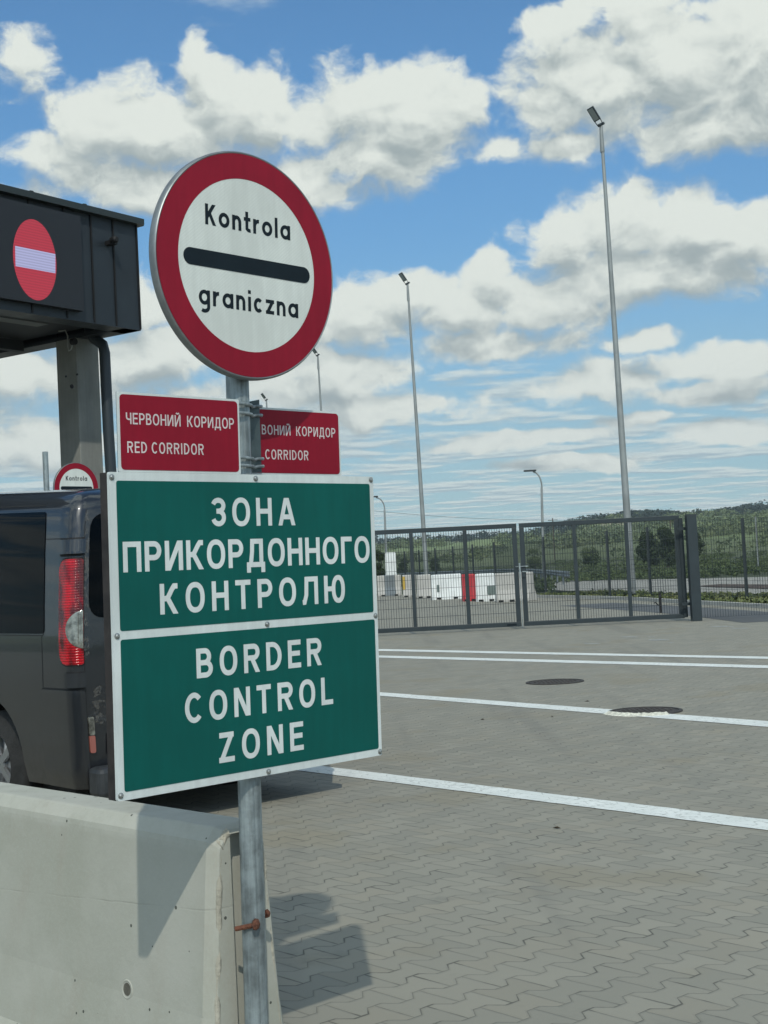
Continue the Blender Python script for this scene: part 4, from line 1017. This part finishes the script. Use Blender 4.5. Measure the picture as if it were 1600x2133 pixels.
# ---------------------------------------------------------------- gate and mesh fence
GY = 28.9
gx = lambda u, v: P(u, v, GY)
def mesh_wires(mb, a, b, z0, z1, pitch=.052, rw=.0040, hz=.2, hr=.005):
    a = Vector(a); b = Vector(b); L_ = (b-a).length; d = (b-a).normalized(); nrm = Vector((-d.y, d.x, 0)); k = max(1, int(L_/pitch))
    for i in range(1, k): p = a+d*(L_*i/k); mb.bar((p.x, p.y, z0), (p.x, p.y, z1), rw, 4, cap=False)
    kz = max(1, int(round((z1-z0)/hz)))
    for i in range(kz+1):
        z_ = z0+(z1-z0)*i/kz
        for s_ in ((1,) if rw < .0035 else (-1, 1)): mb.bar((a.x+nrm.x*.006*s_, a.y+nrm.y*.006*s_, z_), (b.x+nrm.x*.006*s_, b.y+nrm.y*.006*s_, z_), hr, 4, cap=False)
def leaf(u0, u1, us, label):
    xa, xb = gx(u0, 1200).x, gx(u1, 1200).x; z0, z1 = .055, 2.185
    e = empty('gate_leaf', ((xa+xb)/2, GY, 0), label, 'gate', 'leaves of the double gate')
    for z_ in (z0+.045, z1-.045): MB().box(((xa+xb)/2, GY, z_), (xb-xa, .06, .09)).build('rail', M['gate'], e, bevel=.004)
    for k_, u in enumerate(us):
        x = gx(u, 1200).x; wd = .095 if k_ in (0, len(us)-1) else .075
        MB().box((x, GY, (z0+z1)/2), (wd, .055, z1-z0-.182)).build('stile', M['gate'], e, bevel=.004)
    mb = MB(); mesh_wires(mb, (xa+.09, GY, 0), (xb-.09, GY, 0), z0+.09, z1-.09); mb.build('wire_panel', M['wire'], e)
    return e
gl = leaf(744, 1081, (748, 860, 972, 1076), 'left grey mesh gate leaf, partly behind the green sign board')
gr = leaf(1086.5, 1421, (1091.5, 1201, 1310, 1415), 'right grey mesh gate leaf, hinged on the thick square post')
x = gx(1083, 1200).x
MB().box((x, GY-.06, 1.20), (.032, .03, .32)).box((x, GY-.06, .54), (.014, .014, 1.0)).build('drop_bolt', M['steel'], gr)
MB().box((gx(1093, 1190).x, GY-.075, 1.18), (.13, .02, .022)).box((gx(1087, 1187).x, GY-.05, 1.29), (.26, .02, .02)).build('handle', M['steel'], gr)
MB().box((gx(1091, 1200).x, GY-.04, 1.16), (.07, .05, .18)).build('lock_case', M['gate'], gr)
MB().box((gx(1066, 1300).x, GY-.034, .095), (.20, .006, .035)).build('maker_plate', M['black'], gl)
def gpost(u, label, wd=.20):
    p = gx(u, 1200)
    e = empty('gate_post', (p.x, GY-.35, 0), label, 'gate post', 'thick posts of the double gate')
    MB().box((p.x, GY-.35, 1.085), (wd, .20, 2.17)).build('shaft', M['gate'], e, bevel=.006)
    MB().box((p.x, GY-.35, 2.178), (wd+.01, .21, .014)).build('cap', M['gate'], e)
    return e
gp = gpost(1438, 'thick square anthracite gate post between the right leaf and the mesh fence')
for z_ in (.35, 1.9):
    p = gx(1424, 1200); MB().box((p.x-.02, GY-.2, z_), (.16, .05, .06)).build('hinge', M['gate'], gp)
p = gx(1424, 1200); MB().box((p.x-.005, GY, 1.10), (.085, .10, 2.06)).build('hinge_stile', M['gate'], gp, bevel=.004)
# fence to the right of the gate
fe = empty('mesh_fence', (gx(1500, 1200).x, GY-.3, 0), 'low contrast mesh fence running right from the thick gate post', 'fence')
x0 = gx(1449, 1200).x
for k in range(4):
    mb = MB(); mesh_wires(mb, (x0+2.5*k+.03, GY-.3, 0), (x0+2.5*(k+1)-.03, GY-.3, 0), .06, 2.05, rw=.0034, hr=.0034); mb.build('wire_panel', M['wire'], fe)
    MB().box((x0+2.5*(k+1), GY-.3, 1.05), (.06, .05, 2.1)).build('fence_post', M['gate'], fe)
# far fence on the verge
fpts = [(1700, 34.0), (1556, 37.0), (1449, 40.0), (1356, 43.0), (1271, 46.0), (1138, 52.0), (1032, 60.), (987, 64.), (946, 68.), (909, 72.), (875, 76.), (845, 80.), (810, 85.), (770, 91.)]
ff = empty('mesh_fence', GX(1138, 52), 'tall green grey mesh fence on the verge, far behind the gate', 'fence')
fw_ = []
for (u, Y) in fpts: fw_.append(GX(u, Y, 1240 if u > 1100 else 1200))
M['fpost'] = mat('dark_fence_post', (.020, .030, .034), .5)
for i, p in enumerate(fw_):
    MB().box((p.x, p.y, 1.12), (.075, .075, 2.24)).build('fence_post', M['fpost'], ff)
    if i < len(fw_)-1:
        mb = MB(); mesh_wires(mb, (p.x, p.y, 0), (fw_[i+1].x, fw_[i+1].y, 0), .08, 2.1, .06 if p.y < 55 else .10, .0038, .25, .0045); mb.build('wire_panel', M['wire'], ff)

# small stop post with a catch behind the right leaf
p = G(1377, 1277); st = empty('catch_post', (p.x, p.y, 0), 'short black gate catch post behind the right leaf', 'post')
MB().box((p.x, p.y, .24), (.055, .055, .48)).build('shaft', M['seam'], st)
MB().tube([(p.x, p.y-.03, .17), (p.x-.07, p.y-.04, .20), (p.x-.13, p.y-.04, .27), (p.x-.15, p.y-.04, .24)], .014, 8).build('hook', M['seam'], st)

# ---------------------------------------------------------------- barriers beyond the gate
def road_barrier(u0, u1, v, mat_, label, grp, kind, H_=1.0, yaw=0., dep=.56):
    c_ = G((u0+u1)/2, v); L_ = (GX(u1, c_.y, v)-GX(u0, c_.y, v)).length/max(.5, math.cos(yaw)); c_.z = 0
    c_.y += dep/2
    X = Vector((math.cos(yaw), math.sin(yaw), 0)); Y = Vector((-math.sin(yaw), math.cos(yaw), 0))
    e = empty('concrete_barrier' if kind == 'c' else 'plastic_barrier', c_, label, 'barrier', grp)
    pr = [(-dep/2, 0), (-dep/2, .10), (-.16, .42), (-.12, H_-.04), (-.09, H_), (.09, H_), (.12, H_-.04), (.16, .42), (dep/2, .10), (dep/2, 0)]
    if kind == 'p':
        mb = MB(); secs = []
        for x_, k in ((-L_/2, .86), (-L_/2+.05, 1), (-L_/4-.03, 1), (-L_/4, .90), (-L_/4+.06, .90), (-L_/4+.09, 1), (L_/4-.09, 1), (L_/4-.06, .90), (L_/4, .90), (L_/4+.03, 1), (L_/2-.05, 1), (L_/2, .86)):
            secs.append([c_+X*x_+Y*(q[0]*k)+ZA*(q[1]*(1 if abs(x_) < L_/2-.001 else .98)) for q in pr])
        n_ = len(pr); mb.add([q for s_ in secs for q in s_], [(i*n_+j, i*n_+(j+1) % n_, (i+1)*n_+(j+1) % n_, (i+1)*n_+j) for i in range(len(secs)-1) for j in range(n_)]+[tuple(range(n_)), tuple(range((len(secs)-1)*n_, len(secs)*n_))])
        mb.build('body', mat_, e, smooth=True, angle=25)
    else:
        MB().prism([(q[0], q[1]) for q in pr], c_, Y, ZA, X, -L_/2, L_/2).build('body', mat_, e, bevel=.02)
    for s_ in (-1, 1):
        MB().box(c_+X*(L_*.28*s_)-Y*(dep/2-.01)+ZA*.045, (.17, .03, .07), (X, Y, ZA)).build('fork_pocket', M['forkhole'], e)
    return e, c_, X, Y, L_
GC = 'grey concrete barriers beyond the gate'; GP_ = 'plastic barriers beyond the gate'
road_barrier(720, 786, 1240, M['barconc'], 'concrete barrier beyond the gate, leftmost of the row and hidden by the board', GC, 'c')
e1, c1_, X1, Y1, L1 = road_barrier(787.5, 837, 1242, M['barconc'], 'pale concrete barrier seen just right of the green board, under the tall white block', GC, 'c')
e2, c2_, X2, Y2, L2 = road_barrier(840, 868, 1244, M['barconc'], 'concrete barrier with a yellow strap, left of the second gate stile', GC, 'c')
MB().box(c2_-X2*(L2/2-.06)-Y2*.175+ZA*.62, (.13, .02, .62), (X2, Y2, ZA)).build('strap', M['yellow'], e2)
road_barrier(870, 900, 1246, M['barconc'], 'shaded grey concrete barrier left of the white plastic one', GC, 'c')
e3, c3_, X3, Y3, L3 = road_barrier(901, 964, 1248.5, M['barwhite'], 'long white plastic barrier on the left of the red one', GP_, 'p')
MB().box(c3_-X3*.35-Y3*.20+ZA*.45, (.10, .05, .28), (X3, Y3, ZA)).build('label_patch', M['grey_panel'], e3)
road_barrier(965, 992, 1252.5, M['barred'], 'red plastic barrier standing between white ones beyond the gate', GP_, 'p', yaw=.10)
e4, c4_, X4, Y4, L4 = road_barrier(993.5, 1034, 1253, M['barwhite'], 'short white plastic barrier with a grey patch, right of the red one', GP_, 'p')
MB().box(c4_+X4*.20-Y4*.215+ZA*.40, (.28, .05, .32), (X4, Y4, ZA)).build('label_patch', M['grey_panel'], e4)
road_barrier(1035.5, 1076, 1254.5, M['barconc'], 'concrete barrier right of the short white one, beside the gate lock', GC, 'c')
road_barrier(1079, 1112, 1252.5, M['barconc'], 'concrete barrier with its flared end showing right of the gate lock', GC, 'c', yaw=-.6, dep=.66)
# white block standing on the row
bk = MB(); zc = .0
q = P(812, 1180, 66.); bk.prism([(-.27, 1.0), (-.25, 1.08), (-.25, 2.04), (-.22, 2.08), (.22, 2.08), (.25, 2.04), (.25, 1.08), (.27, 1.0)], Vector((q.x+.05, 65.6, 0)), Vector((1, 0, 0)), ZA, Vector((0, 1, 0)), -.16, .16)
bk = bk.build('plastic_barrier', M['barwhite'], bevel=.02); tag(bk, 'white plastic block standing upright on top of the concrete row', 'barrier')
bk.location = (0, 0, 0)
# dark container-like mass behind the board edge
# ---------------------------------------------------------------- lamps
def flood_mast(ut, vt, ub, vb, Y, label, head=1.):
    base = GX(ub, Y, vb); top = P(ut, vt, Y)
    e = empty('floodlight_mast', base, label, 'floodlight mast', 'tall floodlight masts')
    k = 8; pts_ = [base.lerp(top, i/k) for i in range(k+1)]
    MB().tube(pts_, .1, 14, [.135-.085*i/k for i in range(k+1)]).build('mast', M['steel_far'], e, smooth=True)
    mb = MB()
    for f in (.16,): mb.lathe([(.128, -.03), (.135, -.02), (.135, .02), (.128, .03)], 14, (base.lerp(top, f), Vector((1, 0, 0)), Vector((0, 1, 0)), ZA))
    mb.lathe([(.075, -.9), (.078, -.86), (.055, 0)], 14, (top, Vector((1, 0, 0)), Vector((0, 1, 0)), ZA)); mb.build('joint_collar', M['steel_far'], e, smooth=True)
    MB().bar(top+Vector((-.10, -.10, -.02)), top+Vector((.10, .04, .10)), .05, 8).build('bracket', M['wire'], e)
    # flat floodlight tilted towards the yard
    d = Vector((-.52, -.25, .82)).normalized(); s_ = Vector((.62, -.72, .15)); s_ = (s_-d*s_.dot(d)).normalized(); nn = d.cross(s_)
    if nn.y > 0: nn = -nn
    hd = MB().box(top+d*.46*head, (.50*head, .27*head, .07), (d, s_, nn)).build('lamp_head', M['wire'], e, bevel=.015)
    MB().box(top+d*.46*head+nn*.040, (.43*head, .20*head, .006), (d, s_, nn)).build('lamp_glass', M['glasslamp'], hd)
    for q in (-1, 1): MB().bar(top+s_*.10*q, top+d*.26*head+s_*.13*q, .014, 6).build('yoke_arm', M['wire'], e)
    return e
flood_mast(1252, 262, 1318, 1243, 46.5, 'tallest floodlight mast, rising behind the right gate leaf')
flood_mast(849, 592, 889, 1195, 74., 'middle-sized floodlight mast behind the left gate leaf')
flood_mast(662, 741, 690, 1190, 92., 'small floodlight mast seen above the right-hand red plate')
flood_mast(555, 834, 582, 1190, 118., 'tiny far floodlight mast beside the sign post, above the dark bracket')
def curved_lamp(ut, vt, ub, Y, reach, label):
    base = GX(ub, Y, 1200); zt = P(ub, vt, Y).z
    e = empty('street_lamp', base, label, 'street lamp', 'curved street lamps behind the fence')
    tip = P(ut, vt, Y); xt = P(ub-6, vt, Y).x
    pts_ = [base, (base.x+(xt-base.x)*.6, base.y, zt*.6), (base.x+(xt-base.x)*.9, base.y, zt*.84)]
    for i in range(9):
        a = math.pi/2*i/8; pts_.append((xt-(xt-tip.x)*.7*(1-math.cos(a)), base.y, zt*.86+(zt*.13)*math.sin(a)))
    pts_.append((tip.x+.3, base.y, zt+.02))
    MB().tube(pts_, .07, 10, [.10, .085, .07]+[.05]*10).build('mast', M['steel_far'], e, smooth=True)
    MB().box((tip.x, base.y, zt+.03), (.75, .30, .10)).build('lamp_head', M['wire'], e, bevel=.02)
    return e
curved_lamp(1104, 980, 1133, 85, 1, 'curved street lamp left of the tallest mast, arm pointing left')
curved_lamp(777, 1034, 806, 104, 1, 'curved street lamp just right of the green board')
q = GX(1578, 92, 1150); pp = MB().bar((q.x, q.y, 0), (q.x, q.y, 3.5), .05, 8).build('slim_pole', M['steel_far'])
tag(pp, 'slim pale pole in the fields behind the right-hand mesh fence', 'pole')
# power line
def pylon(u, Y, top_v, label):
    b = GX(u, Y, 1150); b.z = land_h(b.x, b.y); t_ = P(u, top_v, Y)
    e = empty('power_pole', b, label, 'power pole', 'wooden power poles along the valley')
    MB().bar(b, (b.x, b.y, t_.z), .16, 8, .11).build('shaft', M['bark'], e)
    MB().box((b.x, b.y, t_.z-.5), (2.2, .14, .14)).build('crossarm', M['bark'], e)
    return e, Vector((b.x, b.y, t_.z-.45))
e_, pA = pylon(700, 300, 1050, 'power pole hidden behind the green board'); bpy.data.objects.remove(e_.children[0]); bpy.data.objects.remove(e_.children[0]); bpy.data.objects.remove(e_)
e_, pB = pylon(1155, 330, 1079, 'small power pole on the horizon above the gate lock')
e_, pC = pylon(1400, 360, 1083, 'power pole at the wood edge right of the tallest mast')
def wire(a, b, sag, dxo, label):
    pts_ = [a.lerp(b, i/16)+Vector((dxo, 0, -sag*4*(i/16)*(1-i/16))) for i in range(17)]
    return tag(MB().tube(pts_, .035, 5).build('power_cable', M['insul']), label, 'cable', 'overhead power cables')
wire(pA, pB, .8, 0, 'overhead cable left of the small power pole, crossing behind the middle mast'); wire(pB, pC, .5, 0, 'overhead cable from the small power pole to the wooded hill')
# guardrail
gp_ = [G(700, 1214, 0), G(850, 1210), G(960, 1207), G(1060, 1205), G(1110, 1208), G(1150, 1215), G(1190, 1224)]
gd = empty('guardrail', gp_[4], 'steel guardrail beside the far road, behind the middle of the gate', 'guardrail')
mb = MB()
for i in range(len(gp_)-1):
    a, b = gp_[i], gp_[i+1]; d = (b-a).normalized(); nn = Vector((d.y, -d.x, 0))
    vs_ = []
    for p in (a, b):
        for (o_, z_) in ((0, .46), (.05, .53), (0, .60), (.05, .68), (0, .76)): vs_.append(p+nn*o_+ZA*z_)
    mb.add(vs_, [(j, j+1, 6+j, 5+j) for j in range(4)])
mb.build('rail', M['rail'], gd)
for i in range(len(gp_)-1):
    a, b = gp_[i], gp_[i+1]; k = max(1, int((b-a).length/4))
    for j in range(k): p = a.lerp(b, j/k); MB().box((p.x, p.y+.1, .35), (.10, .08, .70)).build('guard_post', M['rail'], gd)

# ---------------------------------------------------------------- vegetation
def cards(centers, radii, per, size, squash=(1, 1, .85), shell=.55, seed=1):
    rg = np.random.default_rng(seed); C_ = np.repeat(np.array(centers, float), per, 0); Rr = np.repeat(np.array(radii, float), per); n_ = len(C_)
    d = rg.normal(size=(n_, 3)); d /= np.linalg.norm(d, axis=1)[:, None]; rad = (shell+(1-shell)*rg.random(n_))**.6*(1+.22*np.sin(d[:, 0]*7+C_[:, 0])*np.cos(d[:, 1]*6+d[:, 2]*5+C_[:, 1]))
    pos = C_+d*np.array(squash)*(Rr*rad)[:, None]
    nrm = d+rg.normal(size=(n_, 3))*.55; nrm /= np.linalg.norm(nrm, axis=1)[:, None]
    t1 = np.cross(nrm, rg.normal(size=(n_, 3))); t1 /= np.linalg.norm(t1, axis=1)[:, None]; t2 = np.cross(nrm, t1)
    s_ = (size*Rr*(.6+.8*rg.random(n_)))[:, None]
    q = np.stack([pos-t1*s_, pos-t2*s_*.6, pos+t1*s_, pos+t2*s_*.6], 1).reshape(-1, 3)
    return q
def card_obj(name, q, mat_, parent=None):
    me = bpy.data.meshes.new(name); n_ = len(q)//4
    me.vertices.add(len(q)); me.vertices.foreach_set('co', q.astype(np.float32).ravel())
    me.loops.add(len(q)); me.loops.foreach_set('vertex_index', np.arange(len(q), dtype=np.int32))
    me.polygons.add(n_); me.polygons.foreach_set('loop_start', np.arange(0, len(q), 4, dtype=np.int32))
    me.update(calc_edges=True); me.validate(); me.materials.append(mat_)
    o = bpy.data.objects.new(name, me); col.objects.link(o)
    if parent is not None: o.parent = parent; o.matrix_parent_inverse = Matrix.Translation(-parent.location)
    return o
def bush(u, Y, wpx, vtop, label, name='bush', mt='leafdark', grp=None, per=420, seed=1, trunk=True, v=1180):
    b = GX(u, Y, v); b.z = max(0, land_h(b.x, b.y)); ht = P(u, vtop, Y).z-b.z; wd = wpx/FPX*Y/2
    e = empty(name, b, label, 'tree' if name != 'bush' else 'bush', grp)
    rg = random.Random(seed); cs = []; rs_ = []
    for k in range(9):
        cs.append((b.x+rg.uniform(-.55, .55)*wd, b.y+rg.uniform(-.5, .5)*wd, b.z+ht*(.22+.62*rg.random()))); rs_.append(wd*.5*(.75+.4*rg.random()))
    cs.append((b.x, b.y, b.z+ht*.42)); rs_.append(wd*.75); cs.append((b.x, b.y, b.z+ht*.80)); rs_.append(min(wd*.5, ht*.2))
    card_obj('crown', cards(cs, rs_, per, .13, (1, 1, .8), .45, seed), M[mt], e)
    mb = MB(); mb.bar(b-ZA*.1, b+ZA*ht*.6, .05*ht/2, 8, .02*ht/2)
    for k in range(5): c_ = Vector(cs[k]); mb.bar(b+ZA*ht*(.2+.06*k), c_, .018*ht/2, 6, .006*ht/2)
    mb.build('trunk', M['bark'], e)
    return e
bush(1352, 100, 64, 1098, 'large dark tree behind the right gate leaf', 'tree', 'leafdark', seed=2)
bush(1392, 106, 60, 1092, 'dark tree half hidden by the thick gate post', 'tree', 'leafdark', seed=3)
bush(1452, 108, 38, 1096, 'narrow dark tree immediately right of the thick gate post', 'tree', 'leafdark', seed=4)
bush(790, 78, 34, 1134, 'dark bush showing at the right edge of the green board', 'bush', 'leafdark', seed=5)
GB = 'dark bushes along the far road'
bush(907, 150, 26, 1156, 'rounded dark bush between the far fence posts', 'bush', 'leafdark', GB, 260, 6)
bush(840, 165, 30, 1160, 'low dark bush left of the middle mast', 'bush', 'leafdark', GB, 260, 7)
bush(1116, 140, 34, 1138, 'mid green bush just right of the gate lock', 'bush', 'leafmid', GB, 260, 8)
bush(1235, 150, 50, 1136, 'wide mid green bush behind the right gate leaf', 'bush', 'leafmid', GB, 260, 9)
# woodland on the hills: one mass
def wood(mid, count):
    rg = np.random.default_rng(5 if mid else 6); cs = []; rs_ = []; tries = 0
    while len(cs) < count and tries < 60000:
        tries += 1
        a = rg.uniform(-.33, .37); r = 330+(1260-330)*rg.random()**.8 if mid else rg.uniform(1230, 1520)
        x, y = r*math.sin(a), r*math.cos(a); u = 800+FPX*math.tan(a)
        nz = math.sin(x*.013+1.3)*math.cos(y*.011+.4)+.6*math.sin(x*.031-y*.023)
        if mid:
            dens = .42+.5*nz
            if u > 1180: dens += .15
            if u < 980: dens -= .45
            if 930 < u < 1030 and 700 < r < 1250: dens = 0
            bands = math.sin(r*.017+x*.004)
            if bands > .35: dens *= .10
            if r < 420: dens *= .35
            if 470 < r < 640 and u > 1000: dens *= .03
        else: dens = 1. if u > 1170 else .35
        if rg.random() > dens: continue
        hh = 1.5+r/1500*4.6; hh *= .55+.8*rg.random()
        cs.append((x, y, land_h(x, y)+hh*.40)); rs_.append(hh*.75)
    return cs, rs_
M['leafridge'] = mat_leaf('ridge_foliage', (.012, .026, .020), (.032, .050, .030), .03)
cs, rs_ = wood(True, 1500)
tag(card_obj('woodland', cards(cs, rs_, 52, .22, (1.15, 1.15, .8), .6, 9), M['leaffar']), 'loose green trees and scrub in bands over the lower slopes', 'woodland', None, 'stuff')
cs, rs_ = wood(False, 1500)
tag(card_obj('forest', cards(cs, rs_, 40, .24, (1.15, 1.15, .8), .6, 19), M['leafridge']), 'dark closed forest along the crest of the far hills', 'forest', None, 'stuff')
# hedgerow of taller scrub along the foot of the slope
cs = []; rs_ = []
for i in range(300):
    u = rng.uniform(760, 1750); Y = rng.choice([rng.uniform(120, 150), rng.uniform(205, 240)]); p = GX(u, Y, 1150); s_ = rng.uniform(.25, .6) if u < 1150 else rng.uniform(.3, .8)
    cs.append((p.x, p.y, land_h(p.x, p.y)+s_*.6)); rs_.append(s_)
tag(card_obj('scrub', cards(cs, rs_, 110, .16, (1.5, 1.5, .7), .5, 12), M['leafmid']), 'low green scrub spreading over the rough field behind the fences', 'scrub', None, 'stuff')
# grass tufts on the verge
cs = []; rs_ = []
for i in range(2600):
    k = rng.integers(0, len(kp)-1); f = rng.random(); p = kp[k].lerp(kp[k+1], f); d = (kp[k+1]-kp[k]).normalized(); nn = Vector((-d.y, d.x, 0))
    wdt = 2.2+.5*math.sin(k*2+f*3)
    if rng.random() < .35: wdt = .5
    p = p+nn*(.3+wdt*rng.random()); cs.append((p.x, p.y, .06)); rs_.append(rng.uniform(.05, .13))
tag(card_obj('grass', cards(cs, rs_, 14, .5, (1, 1, 1.), .3, 13), M['grass']), 'short grass growing on the verge beside the kerb', 'grass', None, 'stuff')
cs = []; rs_ = []
for i in range(3000):
    u = rng.uniform(700, 1750); Y = rng.uniform(56, 125); p = GX(u, Y, 1170)
    if Y < 95 and u > 1150 and p.y < G(1300, 1211).y: continue
    if p.x < kp[0].x-.2 and Y < 93: continue
    s_ = rng.uniform(.10, .26); cs.append((p.x, p.y, .02+s_*.4)); rs_.append(s_)
tag(card_obj('weeds', cards(cs, rs_, 26, .4, (1, 1, .9), .3, 14), M['leafmid']), 'tall weeds and rough grass beyond the gravel yard', 'weeds', None, 'stuff')

# ---------------------------------------------------------------- thin haze of the air
hm = bpy.data.materials.new('air_haze'); hm.use_nodes = True; t = NT(hm.node_tree); t.n.clear()
pv = t.new('ShaderNodeVolumePrincipled'); pv.inputs['Color'].default_value = (.80, .90, 1, 1); pv.inputs['Density'].default_value = .00014; pv.inputs['Anisotropy'].default_value = .2
ho = t.new('ShaderNodeOutputMaterial'); t.l.new(pv.outputs[0], ho.inputs['Volume'])
tag(MB().box((0, 0, 70), (5000, 5000, 300)).build('haze', hm), 'thin pale haze filling the air over the valley', None, None, 'stuff')
sc.cycles.volume_bounces = 0

rr = random.Random(11); M['deadleaf'] = mat('dead_leaf', (.06, .045, .028), .9, var=.3)
for i, (u, v) in enumerate(((1160, 1727), (1005, 1500), (1224, 1462), (1151, 1494))):
    c_ = G(u, v); a = rr.random()*6; X_ = Vector((math.cos(a), math.sin(a), 0)); Y_ = Vector((-math.sin(a), math.cos(a), 0)); q_ = .018+.012*rr.random()
    mb = MB(); mb.add([c_+X_*q_+ZA*.006, c_+Y_*q_*.5+ZA*.014, c_-X_*q_+ZA*.005, c_-Y_*q_*.5+ZA*.013, c_+ZA*.004], [(0, 1, 4), (1, 2, 4), (2, 3, 4), (3, 0, 4)])
    tag(mb.build('dry_leaf', M['deadleaf']), 'small dry leaf lying on the paving', 'leaf', 'dry leaves scattered on the paving')
